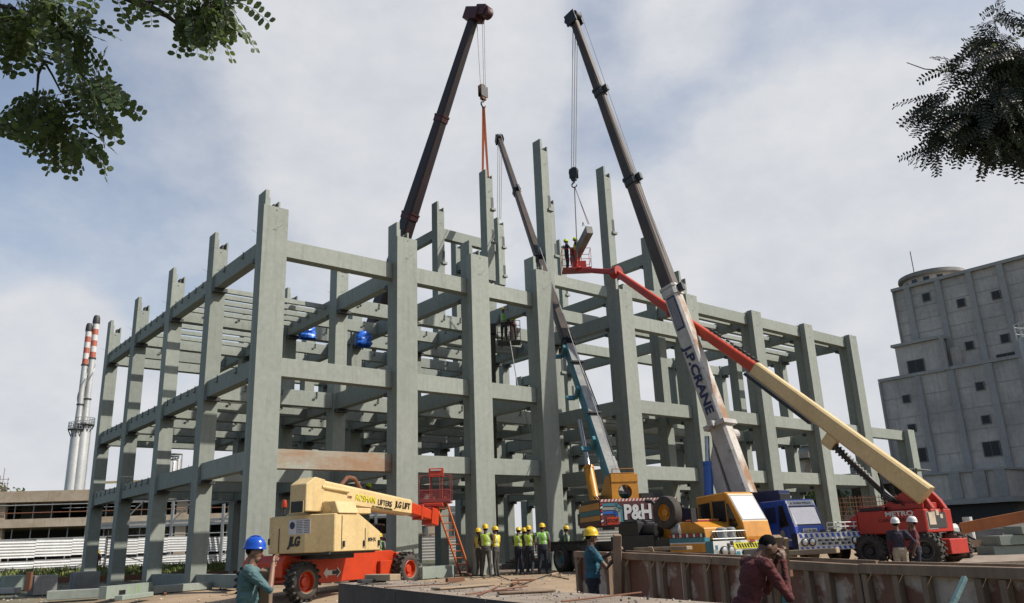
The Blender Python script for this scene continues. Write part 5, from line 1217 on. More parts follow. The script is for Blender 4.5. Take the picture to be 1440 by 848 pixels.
# grass strip: nobody could count it
k = MB(); rg = random.Random(4)
for i in range(9000):
    t = rg.random(); o__ = rg.uniform(-1.7, 1.9); p = VW(-32.5+t*21.5, 49.5-t*4+o__, .08+.55*(1-abs(o__)/2.1)); h = rg.uniform(.10, .28)*(1.5 if rg.random() < .1 else 1); a = rg.uniform(0, 6.28); w = .03
    dx = Vector((math.cos(a), math.sin(a), 0)); l = Vector((rg.gauss(0, .12), rg.gauss(0, .12), h))
    k.add([p-dx*w*2, p+dx*w*2, p+l*.6+dx*w, p+l], [(0, 1, 2, 3)], 'grass')
stuff('grass', k)
k = MB(); vs = []
for i in range(41):
    t = i/40; 
    for j, o__ in enumerate((-2.4, -1.5, -.6, 0, .8, 1.7, 2.4)): vs.append(VW(-33.5+t*23.5, 49.6-t*4+o__, max(-.1, .62*(1-abs(o__)/2.3))+.06*mnoise.noise((i*.7, j, 0))))
k.add(vs, [(i*7+j, i*7+j+1, i*7+j+8, i*7+j+7) for i in range(40) for j in range(6)], 'bank_soil')
structure('earth_bank', k, smooth=True)

# ------------------------------------------------------------------ near site: slab, shuttering, blocks, planks
zs = .56
S0, S1 = onz(476, 820, zs), onz(587, 817, zs); S2_ = onz(905, 846, zs); S3_ = onz(652, 839, zs)
d1 = (S3_-S0).normalized(); e1 = Vector((-d1.y, d1.x, 0)); 
if e1.dot(FH) < 0: e1 = -e1
wS = (S1-S0).dot(e1)*1.0
slab = thing('precast_slab', 'long dark precast slab lying across the foreground with dusty top', 'slab', (S0.x, S0.y, zs)); 
k = MB(); seg = [(0, 3.4), (3.42, 6.6), (6.62, 10.5)]
T = basis((0, 0, 0), d1, e1) 
if T.col[2].z < 0: T = basis((0, 0, 0), d1, e1) @ Matrix.Rotation(math.pi, 4, 'X')
W_SLAB = max(1.1, wS)*(1 if T.to_3x3().col[1].dot(e1) > 0 else -1); T_SLAB = T.copy()
for i, (a, b) in enumerate(seg):
    k = MB(); w = max(1.1, wS); y0, y1 = (0, w) if T.to_3x3().col[1].dot(e1) > 0 else (-w, 0)
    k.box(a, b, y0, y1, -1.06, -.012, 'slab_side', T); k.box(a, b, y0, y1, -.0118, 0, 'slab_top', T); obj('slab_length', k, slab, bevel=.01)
rodl = ['rusty rod lying lengthways on the foreground slab, longest one', 'thin rusty rod near the left end of the foreground slab', 'rusty rod crossing the right part of the foreground slab', 'short dark rod lying on the slab middle', 'rusty rod lying beside the longest rod on the slab']
for i, (a, b) in enumerate((((655, 836), (742, 824)), ((540, 826), (632, 821)), ((790, 846), (902, 833)), ((690, 831), (752, 830)), ((672, 837), (700, 825)))):
    p, q = onz(*a, zs+.02), onz(*b, zs+.02); th = thing('steel_rod', rodl[i], 'rod', tuple(p)); k = MB(); k.tube((0, 0, 0), q-p, .009, 'rebar', n=6); obj('bar', k, th)
    
def plank(name, label, cat, a, b, w, h, m, z=None, group=None):
    th = thing(name, label, cat, tuple(a), group=group); k = MB(); k.bar((0, 0, 0), Vector(b)-Vector(a), w, h, m); obj('body', k, th, bevel=.008); return th
plank('timber_plank', 'brown timber offcut lying on the slab by the lift wheel', 'plank', onz(520, 812, zs+.10), onz(556, 812, zs+.10), .22, .10, 'timber_pale')
plank('timber_plank', 'dark flat board on the near left end of the slab', 'plank', onz(505, 818, zs+.05), onz(540, 816, zs+.05), .25, .06, 'steel_dark')
plank('concrete_block', 'pale flat concrete block lying behind the front lift wheel', 'block', onz(588, 806, .22), onz(632, 803, .22), .5, .42, 'plank_green')
plank('steel_pipe', 'short rusty pipe on the dirt near the ladder foot', 'pipe', onz(628, 816, .06), onz(652, 814, .06), .12, .12, 'rebar')

# shuttering wall: two lengths
MT['wallwood'] = MT['timber']
def shutter(label, pa, pb, za, zb_top, zlow, studs, front, ply=True):
    """pa, pb ends on the ground plane (xy), tops za/zb"""
    th = thing('formwork_wall', label, 'formwork', (pa.x, pa.y, 0)); d = Vector((pb.x-pa.x, pb.y-pa.y, 0)); L = d.length; u = d.normalized(); n = Vector((-u.y, u.x, 0))
    if n.dot(CAM-pa) < 0: n = -n
    def q(s, z, o=0): return u*s+n*o+Vector((0, 0, z))
    top = lambda s: za+(zb_top-za)*s/L
    npan = max(1, int(L/1.3)); 
    for i in range(npan):
        a, b = L*i/npan+.004, L*(i+1)/npan-.004; k = MB(); vs = [q(a, zlow), q(b, zlow), q(b, top(b)-.10), q(a, top(a)-.10)]; k.add(vs+[v-n*.02 for v in vs], [(0, 1, 2, 3), (7, 6, 5, 4), (0, 4, 5, 1), (1, 5, 6, 2), (2, 6, 7, 3), (3, 7, 4, 0)], 'ply'); obj('plywood_sheet', k, th)
    for i in range(studs+1):
        s = min(L-.05, max(.05, L*i/studs+(.13*math.sin(i*2.7+za*9) if 0 < i < studs else 0))); k = MB(); lean = .02*math.sin(i*3.3); k.bar(q(s, zlow, .05), q(s+lean, top(s)-.115, .05), .085, .09, 'timber', up=n); obj('stud', k, th, bevel=.006)
    for (zz, ww) in ((0, .11), (-.02+zlow-za+.12, .10)):
        k = MB()
        parts_ = 2 if L > 3 else 1
        for i in range(parts_): a, b = L*i/parts_, L*(i+1)/parts_-.01; k.bar(q(a, top(a)+zz-.055, .085 if zz else .06), q(b, top(b)+zz-.055-.02*i, .085 if zz else .06), .10, ww, 'timber', up=(0, 0, 1))
        obj('top_rail' if zz == 0 else 'bottom_rail', k, th, bevel=.006)
    if not front: return th
    k = MB(); k.bar(q(0, top(0)-.03, -.22), q(L, top(L)-.03, -.22), .06, .09, 'timber'); k.bar(q(0, zlow+.5, -.22), q(L, zlow+.5, -.22), .02, 1.0, 'ply'); obj('back_board', k, th)
    return th
wa, wb, wc = at(866, 776, 14.0), at(1216, 791, 9.6), at(1500, 799, 7.3)
shutter('weathered red plywood shuttering wall, middle length behind the man in dark red', wa, wb, wa.z, wb.z, -.45, 11, True)
shutter('weathered red plywood shuttering wall, long length running to the right edge', wb+(wc-wb)*.002, wc, wb.z-.01, wc.z, -.45, 5, True)
w0, w1 = at(813, 775, 15.3), at(860, 776, 14.4)
shutter('short shuttering panel at the left end, behind the man in blue', w0, w1, w0.z, w1.z, .05, 2, False)
pst = at(866, 848, 13.6); pt_ = at(868, 752, 13.6); th = thing('timber_post', 'upright timber post gripped by the man in the yellow helmet', 'post', (pst.x, pst.y, pst.z-.45)); k = MB(); k.bar((0, 0, 0), Vector((pt_.x-pst.x, pt_.y-pst.y, pt_.z-pst.z+.45)), .13, .12, 'timber', up=FH); obj('body', k, th, bevel=.008)
plank('timber_plank', 'pale plank lying on top of the shuttering beside the bent man', 'plank', at(1098, 785, 10.8)+Vector((0, 0, .06)), at(1180, 783, 10.3)+Vector((0, 0, .08)), .12, .07, 'timber_pale')
plank('timber_plank', 'pale straight-edge board on the shuttering below the skirt of the orange crane', 'plank', at(895, 775, 14.2)+Vector((0, 0, .03)), at(970, 776, 12.8)+Vector((0, 0, .06)), .12, .06, 'timber_pale')
plank('timber_plank', 'thin wedge of plank stuck upright on the shuttering top', 'plank', at(918, 779, 13.4), at(914, 769, 13.4), .10, .03, 'timber_pale')
bp0, bp1 = at(1335, 860, 7.6), at(1357, 812, 7.9); plank('steel_prop', 'pale blue steel prop leaning against the right shuttering', 'prop', bp0, bp1, .05, .05, 'shirt_teal')
rp0, rp1 = at(1098, 870, 7.75), at(1093, 754, 7.75); rp = thing('timber_post', 'blue and brown timber post leaned on by the bent man', 'post', tuple(rp0)); k = MB(); k.bar((0, 0, 0), rp1-rp0, .075, .09, 'timber', up=FH); k.bar(RH*.09, rp1-rp0+RH*.08+Vector((0, 0, -.02)), .035, .04, 'timber_pale', up=FH); k.bar(RH*.03-FH*.05, (rp1-rp0)*.55+RH*.03-FH*.05, .06, .02, 'teal', up=FH); k.box(-.03, .12, -.12, .05, .38, .44, 'rebar'); obj('body', k, rp)
bpst0, bpst1 = at(372, 870, 9.3), at(375, 800, 9.3); th = thing('timber_post', 'dark timber post beside the man in the blue helmet', 'post', tuple(bpst0)); k = MB(); k.bar((0, 0, 0), bpst1-bpst0, .13, .12, 'timber', up=FH); obj('body', k, th, bevel=.008)

# concrete blocks and precast pieces at left
def block(label, p, yd, sx, sy, sz, m='raw_concrete', slots=False):
    th = thing('concrete_block', label, 'block', (p.x, p.y, gz(p)), yd, group='loose concrete blocks at left'); k = MB(); k.box(-sx/2, sx/2, 0, sy, 0, sz, m)
    if slots:
        for i in range(5): k.box(-sx/2-.02, -sx/2-.001, sy*(.08+.18*i), sy*(.15+.18*i), .0, sz*.85, 'mill_pier')
    obj('body', k, th, bevel=.02)
bd_ = VW(-.75, 1).normalized()
block('grey slotted concrete block, nearest of the left pair', onz(62, 839, -.06), bd_, .75, 1.5, .66, slots=True)
block('grey slotted concrete block beside the foot of the leftmost column', onz(123, 832, -.03), bd_, .8, 1.7, .70, slots=True)
block('pale concrete block at the left edge behind the worker', onz(20, 831, 0), bd_, .8, 1.8, .62, 'plank_green'); block('long grey block low at the left edge', onz(24, 836, -.04), VW(-1, .2), .4, 2.2, .22, 'mill_pier')
for i, (a, b, m, lb) in enumerate((((66, 847), (141, 843), 'concrete', 'long grey-green precast plinth beam lying at lower left'), ((143, 846), (209, 838), 'plank_green', 'pale green-grey precast piece with green marks at lower left'), ((166, 848), (210, 842), 'plank_green', 'second pale green precast piece lying below the marked one'), ((212, 838), (292, 831), 'concrete', 'grey plinth beam lying by the second left column'))):
    p, q = onz(*a, -.06), onz(*b, -.06)
    th = thing('precast_plank', lb, 'precast piece', (p.x, p.y, 0)); k = MB(); d = Vector((q.x-p.x, q.y-p.y, 0)); L = d.length; T = basis((0, 0, 0), d, (0, 0, 1)); h = (.27, .36, .14, .24)[i]; tw_ = .12 if i in (1, 2) else .22
    k.box(0, L, 0, h, -tw_, tw_, m, T)
    if i == 1:
        for t in (.45, .62, .68): k.box(L*t, L*t+.03, .02, h-.04, .121, .126, 'hivis_g', T); k.box(L*t, L*t+.03, .02, h-.04, -.126, -.121, 'hivis_g', T)
        k.box(L*.25, L*.38, .05, h*.6, .121, .14, 'black', T); k.box(L*.25, L*.38, .05, h*.6, -.14, -.121, 'black', T)
    obj('body', k, th, bevel=.015)
plank('steel_box', 'rust-red steel box standing behind the slotted block at left', 'steel box', at(39, 818, 28.5), at(39, 818, 28.5)+VW(0, .14), .18, .66, 'rebar')
plank('steel_pipe', 'long rusty pipe lying on the ground behind the left columns', 'pipe', VW(-27, 45)+Vector((0, 0, .2)), VW(-11, 42.5)+Vector((0, 0, .2)), .3, .3, 'rebar')
# blue tarps on the floor beams
for i, (px, py, Z, lb) in enumerate(((432, 476, 40, 'blue tarpaulin bundle on the beam, left of the first inner column'), (511, 486, 40, 'blue tarpaulin bundle on the beam right of the first inner column'))):
    p = at(px, py, Z); th = thing('tarpaulin_bundle', lb, 'tarpaulin', tuple(p), group='blue tarpaulin bundles on the floor beams'); k = MB(); rn = random.Random(i+2); n1_, n2_ = 14, 9
    rows_ = []
    for j in range(n2_):
        t = j/(n2_-1); r = [.42, .44, .42, .42, .40, .38, .33, .26, .05][j]
        rows_.append([Vector((r*math.cos(2*math.pi*a/n1_)*(1+rn.uniform(-.14, .14)), r*.8*math.sin(2*math.pi*a/n1_)*(1+rn.uniform(-.14, .14)), .78*t+rn.uniform(-.03, .03))) for a in range(n1_)])
    k.add([v for r in rows_ for v in r], [(j*n1_+a, j*n1_+(a+1) % n1_, (j+1)*n1_+(a+1) % n1_, (j+1)*n1_+a) for j in range(n2_-1) for a in range(n1_)]+[tuple(range((n2_-1)*n1_, n2_*n1_))], 'tarp'); obj('sheet', k, th)
# precast stack, orange girder and debris at right
for i, (a, b, z, h, lb) in enumerate((((1386, 776), (1450, 773), .0, .36, 'lower blue-grey precast beam of the stack at right'), ((1394, 762), (1455, 759), .40, .32, 'upper blue-grey precast beam of the stack at right'), ((1424, 748), (1470, 746), .75, .28, 'grey precast beam at the right edge above the stack'))):
    p, q = at(*a, 30), at(*b, 30); p.z = q.z = z; plank('precast_beam', lb, 'beam', p+Vector((0, 0, h/2)), q+Vector((0, 0, h/2)), 1.2, h, 'plank_green', group='precast beams stacked at right')
plank('steel_girder', 'rusty orange girder lying tilted behind the precast stack', 'girder', at(1352, 743, 34), at(1480, 719, 33), .3, .45, 'girder_orange')
rn = random.Random(9); k = MB()
for i in range(260):
    p = at(rn.uniform(1345, 1450), 752, rn.uniform(36, 46)); s = rn.uniform(.1, .45); z = rn.uniform(0, .9)*(1-abs(rn.random()-.3)); T = Matrix.Translation((p.x, p.y, max(0, z-.1))) @ Quaternion((rn.gauss(0, 1), rn.gauss(0, 1), rn.gauss(0, 1), rn.gauss(0, 1))).normalized().to_matrix().to_4x4(); k.box(-s/2, s/2, -s*.35, s*.35, -s*.2, s*.2, rn.choice(('raw_concrete', 'tan_concrete', 'plank_green', 'timber_pale')), T)
stuff('debris_heap', k)
ar = at(1395, 752, 37); th = thing('pipe_culvert', 'pale arched concrete culvert unit near the precast stack', 'culvert', (ar.x, ar.y, 0), VW(.2, -1)); k = MB(); out_ = []; 
pts = [(1.25*math.cos(a), .35+1.0*math.sin(a)) for a in [math.pi*i/10 for i in range(11)]]; ins = [(.8*math.cos(a), .35+.62*math.sin(a)) for a in [math.pi*i/10 for i in range(11)]]
for i in range(10):
    A, B, C_, D_ = pts[i], pts[i+1], ins[i+1], ins[i]; vs = [(p[0], y, p[1]) for y in (0, 2.0) for p in (A, B, C_, D_)]; k.add(vs, [(0, 1, 2, 3), (7, 6, 5, 4), (0, 4, 5, 1), (1, 5, 6, 2), (2, 6, 7, 3), (3, 7, 4, 0)], 'raw_concrete')
k.box(-1.25, -.8, 0, 2, 0, .35, 'raw_concrete'); k.box(.8, 1.25, 0, 2, 0, .35, 'raw_concrete'); obj('shell', k, th)
pl = at(1350, 760, 36); th = thing('portable_pump', 'pale site pump with round white tank near the red lift', 'pump', (pl.x, pl.y, 0), VW(0, -1)); k = MB(); k.box(-.8, .8, -.4, .4, .2, .5, 'timber'); k.tube((-.5, 0, .5), (-.5, 0, 1.5), .2, 'white', n=12); k.tube((.1, 0, .9), (.7, 0, .9), .35, 'white', n=14); k.tube((-.6, .2, .5), (.6, .2, 1.3), .05, 'steel_dark'); k.box(-.2, .0, -.3, .3, .5, 1.2, 'timber'); obj('body', k, th)
# concrete slab deck right
p = [at(1345, 789, 24), at(1440, 787, 24), at(1450, 772, 31), at(1360, 774, 31)]; th = thing('concrete_pad', 'pale concrete pad beside the red lift wheel', 'pad', (p[0].x, p[0].y, 0)); k = MB(); vs = [Vector((q.x-p[0].x, q.y-p[0].y, .06)) for q in p]; k.add(vs+[v-Vector((0, 0, .5)) for v in vs], [(0, 1, 2, 3), (7, 6, 5, 4), (0, 4, 5, 1), (1, 5, 6, 2), (2, 6, 7, 3), (3, 7, 4, 0)], 'slab_top'); obj('slab', k, th)
# dark steel bundles behind the workers, sign board
bs = at(745, 795, 31.5)
for i in range(5): plank('steel_bundle', ['dark steel section lying behind the worker trio, topmost', 'dark steel section low behind the worker trio', 'rust-dark steel section on the ground behind the workers', 'dark blue steel section beside the truck wheels', 'dark steel section nearest the second front column'][i], 'steel section', at(706+i*6, 797-i*3, 31.8+.3*i), at(775-i*8, 795-i*3, 31.6+.3*i), .3, .22, ['steel_dark', 'steel_dark', 'rebar', 'navy', 'steel_dark'][i])
sg = at(540, 757, 38); th = thing('sign_board', 'white notice board with red letters under the frame behind the yellow lift', 'sign', (sg.x, sg.y, sg.z-.4), VW(0, 1)); k = MB(); k.box(-.8, .8, 0, .04, 0, .62, 'white'); k.box(-.7, -.62, .02, .06, -1.0, 0, 'steel_dark'); k.box(.62, .7, .02, .06, -1.0, 0, 'steel_dark'); obj('board', k, th); text('lettering', 'ENAC', .36, basis((.25, -.012, .3), (1, 0, 0), (0, 0, 1)), 'red', th, bold=.01)

# loose offcuts, pipes and cables on the dirt in front of the frame
lit = random.Random(31)
LT = [('timber_offcut', 'short timber offcut on the dirt, {}', 'offcut', 'timber_pale'), ('steel_pipe', 'short rusty pipe lying on the dirt, {}', 'pipe', 'rebar')]
PLC = ['in front of the trio by the ladder', 'between the ladder and the trio', 'in front of the truck rear wheels', 'close behind the foreground slab at its middle', 'close behind the foreground slab at its right end', 'left of the yellow lift rear wheel', 'below the rust-stained beam', 'near the green-marked precast piece', 'by the foot of the corner column', 'on the open dirt right of the trio']
PXY = [(705, 822), (662, 812), (775, 812), (720, 822), (790, 828), (380, 836), (470, 806), (232, 838), (318, 836), (752, 818)]
for i, ((px, py), pl_) in enumerate(zip(PXY, PLC)):
    nm, lb, ct_, m_ = LT[i % 2]; a = onz(px, py, -.05); a.z = gz(a)+.05; an = lit.uniform(0, 3.1); ln = lit.uniform(.5, 1.3)
    plank(nm, lb.format(pl_), ct_, a, a+Vector((math.cos(an)*ln, math.sin(an)*ln, .02)), .09, .06, m_)
cbp = [onz(x, y, -.03) for x, y in ((640, 806), (668, 815), (700, 812), (735, 820), (770, 811), (800, 815))]
cth = thing('power_cable', 'thin dark cable snaking over the dirt toward the truck wheels', 'cable', tuple(cbp[0])); k = MB(); k.path([Vector((p.x-cbp[0].x, p.y-cbp[0].y, gz(p)+.02-cbp[0].z)) for p in cbp], .016, 'black', 6); obj('body', k, cth)

k = MB(); lit = random.Random(77)
for i in range(520):
    s_ = lit.uniform(.2, 9.8); w_ = lit.uniform(.03, 1.0)
    p = T_SLAB @ Vector((s_, W_SLAB*w_, 0)); r = lit.choice((.004, .005, .007, .009, .014)); q = Quaternion((lit.gauss(0, 1), lit.gauss(0, 1), lit.gauss(0, 1), lit.gauss(0, 1))).normalized().to_matrix().to_4x4()
    k.box(-r, r, -r*.7, r*.7, -r*.5, r*.5, lit.choice(('raw_concrete', 'dirt', 'slab_side', 'tan_concrete')), Matrix.Translation(p+slab.location+Vector((0, 0, r*.3))) @ q)
stuff('slab_rubble', k)
for i, (a, b, w_, m_, lb) in enumerate((((612, 828), (690, 822), .22, 'timber_pale', 'pale dusty board lying flat on the slab beside the rods'), ((700, 834), (780, 830), .16, 'timber', 'dark weathered board lying flat on the middle of the slab'))):
    plank('timber_plank', lb, 'plank', onz(*a, zs+.02), onz(*b, zs+.02), w_, .025, m_)
# ------------------------------------------------------------------ overhanging branches close to the camera
def frond(k, p, d, nrm, L, n, lw, ll, m, rnd, droop=.35, taper=.35):
    """one pinnate leaf: drooping rachis with opposite leaflets"""
    d = d.normalized(); pts = []; q = Vector(p); dd = Vector(d)
    for i in range(n+1):
        pts.append(Vector(q)); dd = (dd+Vector((0, 0, -droop/n))).normalized(); q = q+dd*(L/n)
    k.path(pts[::3]+[pts[-1]], .0022, 'bark', 3, .001)
    for i in range(1, n+1):
        t = (pts[i]-pts[i-1]).normalized(); sd = t.cross(nrm).normalized(); up = sd.cross(t)
        s = (1-taper*abs(i/n-.55)*1.2)
        for sg in (-1, 1):
            a = (sd*sg+t*.35+up*rnd.uniform(-.3, .3)).normalized(); b = t*.5-sd*sg*.1; b = (b-a*b.dot(a)).normalized(); l, w = ll*s*rnd.uniform(.75, 1.2), lw*s*rnd.uniform(.85, 1.12)
            c = pts[i]+a*.003; f = up*(l*.07)
            k.add([c, c+a*l*.30+b*w*.44-f, c+a*l*.68+b*w*.5, c+a*l*.95+b*w*.18-f, c+a*l*.97-b*w*.12-f, c+a*l*.70-b*w*.48, c+a*l*.28-b*w*.42-f], [(0, 1, 2, 3, 4, 5, 6)], m if rnd.random() < (.72 if m == 'leaf_dark' else .97) else 'leaf')
def branch_tree(name, label, trunk_xy, trunk_h, limbs, clusters, par, seed, m):
    rnd = random.Random(seed); tz = gz(trunk_xy)
    th = thing(name, label, 'tree', (trunk_xy.x, trunk_xy.y, tz)); o0 = th.location.copy(); k = MB()
    k.tube((0, 0, 0), (.05, .05, trunk_h-tz), .22, 'bark', .14, n=12); obj('trunk', k, th, smooth=True)
    for pts in limbs:
        k = MB(); k.path([Vector(p)-o0 for p in pts[0]], pts[1], 'bark', 7, pts[2]); obj('limb', k, th, smooth=True)
    k = MB(); lw, ll, n, L, droop = par[:5]
    for (cx, cy, rx, ry, Z, cnt, dpx) in clusters:
        ctr = at(cx, cy, Z)
        for _ in range(int(cnt*par[5])):
            a = rnd.uniform(0, 6.283); r = math.sqrt(rnd.random()); px, py = cx+rx*r*math.cos(a), cy+ry*r*math.sin(a)
            p = at(px, py, Z+rnd.uniform(-.35, .35)); tgt = at(px+dpx[0]+rnd.uniform(-60, 60), py+dpx[1]+rnd.uniform(-45, 45), Z+rnd.uniform(-.4, .4))
            nrm = Vector((rnd.gauss(0, .5), rnd.gauss(0, .5), 1)).normalized() if rnd.random() < .5 else (CAM-p).normalized()+Vector((rnd.gauss(0, .5), rnd.gauss(0, .5), rnd.gauss(0, .5)))
            frond(k, p-o0, tgt-p, nrm, L*rnd.uniform(.75, 1.15), n, lw, ll, m, rnd, droop)
    obj('foliage', k, th); return th
ZL_ = 5.0
tl = VW(-6.2, 2.2)
limbsL = [([tl+Vector((0, 0, 3.4)), at(-220, -60, 4.6), at(-40, 10, 4.9), at(20, 30, 5)], .07, .022),
          ([at(-40, 0, 5), at(20, 12, 5), at(50, 68, 5.0), at(62, 88, 5.0)], .014, .010), ([at(62, 86, 5), at(54, 104, 5), at(52, 130, 5)], .010, .006), ([at(62, 86, 5), at(74, 106, 5), at(86, 130, 5)], .008, .005),
          ([tl+Vector((0, 0, 3.8)), at(-120, -260, 4.7), at(120, -30, 5), at(205, 8, 5), at(235, 22, 5), at(252, 36, 5)], .05, .008), ([at(252, 36, 5), at(285, 20, 5), at(310, 10, 5)], .008, .005),
          ([at(150, -30, 5), at(200, 3, 5), at(240, 2, 5)], .014, .010)]
clL = [(60, -110, 130, 60, 5.0, 60, (0, 30)), (300, -90, 90, 50, 5.0, 40, (0, 30)), (20, 25, 50, 35, 4.9, 26, (20, 40)), (75, 20, 45, 30, 5.0, 20, (10, 30)), (100, 40, 20, 16, 5.0, 7, (10, 40)), (95, 78, 24, 14, 5.0, 9, (10, 20)), (75, 150, 34, 26, 5.0, 15, (-30, 30)), (110, 125, 26, 20, 4.9, 11, (50, 15)), (130, 110, 18, 14, 4.9, 7, (60, 40)), (80, 170, 30, 22, 5.1, 12, (0, 50)), (55, 135, 14, 12, 5, 4, (-50, 20)), (140, 145, 14, 14, 5, 5, (50, 40)), (100, 190, 20, 18, 5, 6, (30, 45)),
       (-8, 185, 12, 14, 5, 5, (30, 20)), (205, -6, 20, 10, 5, 3, (5, 40)), (150, -14, 10, 6, 5, 2, (-5, 40)), (285, 5, 34, 18, 5.0, 20, (10, 25)), (302, 8, 22, 14, 5, 11, (30, 30)), (290, 28, 18, 12, 5, 7, (10, 40)), (325, 5, 10, 10, 5, 4, (15, 25))]
branch_tree('overhanging_tree', 'leafy tree with rounded leaflets overhanging the upper left corner', tl, 4.2, limbsL, clL, (.042, .056, 6, .27, .5, 1.55), 11, 'leaf_dark')
tr_ = VW(7.6, 4.0)
limbsR = [([tr_+Vector((0, 0, 3.5)), at(1560, 210, 6), at(1460, 160, 6), at(1360, 165, 6), at(1300, 190, 6)], .06, .006), ([at(1460, 160, 6), at(1415, 110, 6), at(1400, 60, 6)], .02, .004), ([at(1370, 105, 6), at(1330, 100, 6), at(1300, 97, 6), at(1275, 88, 6)], .006, .003), ([at(1400, 150, 6), at(1340, 120, 6), at(1315, 145, 6)], .006, .003)]
clR = [(1560, 60, 90, 160, 6.3, 90, (-20, 30)), (1660, -60, 120, 160, 6.6, 90, (-20, 30)), (1540, -130, 130, 70, 6.3, 60, (0, 30)), (1418, 115, 34, 46, 6.0, 60, (-20, 30)), (1436, 170, 40, 34, 6.1, 66, (-10, 30)), (1392, 160, 38, 24, 6.0, 50, (-40, 30)), (1352, 180, 30, 16, 6.0, 20, (-40, 25)), (1415, 190, 30, 16, 6, 30, (0, 35)), (1400, 65, 24, 26, 6, 22, (-30, 10)), (1405, 20, 10, 14, 6, 4, (-5, -30)), (1350, 92, 12, 8, 6, 4, (-25, 20)), (1325, 140, 22, 10, 6, 8, (-50, 20)), (1305, 160, 12, 7, 6, 3, (-25, 15)), (1435, 110, 30, 50, 6.2, 40, (0, 20)), (1310, 205, 10, 7, 6, 3, (-20, 30))]  # clusters right of and above the view are added foliage to shade the rest
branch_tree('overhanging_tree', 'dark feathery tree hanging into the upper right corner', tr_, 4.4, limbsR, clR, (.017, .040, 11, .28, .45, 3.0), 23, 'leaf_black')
# ------------------------------------------------------------------ people
def rotx(a): return Matrix.Rotation(a, 3, 'X')
def rotz(a): return Matrix.Rotation(a, 3, 'Z')
def ellipsoid_mesh(bm, c, r, R3=None, sub=2):
    R3 = R3 or Matrix.Identity(3); M4 = Matrix.Translation(c) @ R3.to_4x4() @ Matrix.Diagonal((r[0], r[1], r[2], 1))
    bmesh.ops.create_icosphere(bm, subdivisions=sub, radius=1.0, matrix=M4)
def capsule_mesh(bm, a, b, r0, r1, n=10):
    a = Vector(a); b = Vector(b); d = b-a
    if d.length < 1e-5: d = Vector((0, 0, 1e-4))
    u = d.normalized(); up = Vector((0, 0, 1)) if abs(u.z) < .9 else Vector((0, 1, 0)); x = u.cross(up).normalized(); y = x.cross(u)
    rings = []
    for k in range(1, 4): t = math.pi/2*(1-k/3); rings.append((a-u*(r0*math.sin(t)), r0*math.cos(t)))
    for k in range(0, 3): t = math.pi/2*k/3; rings.append((b+u*(r1*math.sin(t)), r1*math.cos(t)))
    vs = [[bm.verts.new(c+x*(r*math.cos(2*math.pi*i/n))+y*(r*math.sin(2*math.pi*i/n))) for i in range(n)] for c, r in rings]
    p0 = bm.verts.new(a-u*r0); p1 = bm.verts.new(b+u*r1)
    for k in range(len(vs)-1):
        for i in range(n): bm.faces.new((vs[k][i], vs[k][(i+1) % n], vs[k+1][(i+1) % n], vs[k+1][i]))
    for i in range(n): bm.faces.new((p0, vs[0][(i+1) % n], vs[0][i])); bm.faces.new((p1, vs[-1][i], vs[-1][(i+1) % n]))
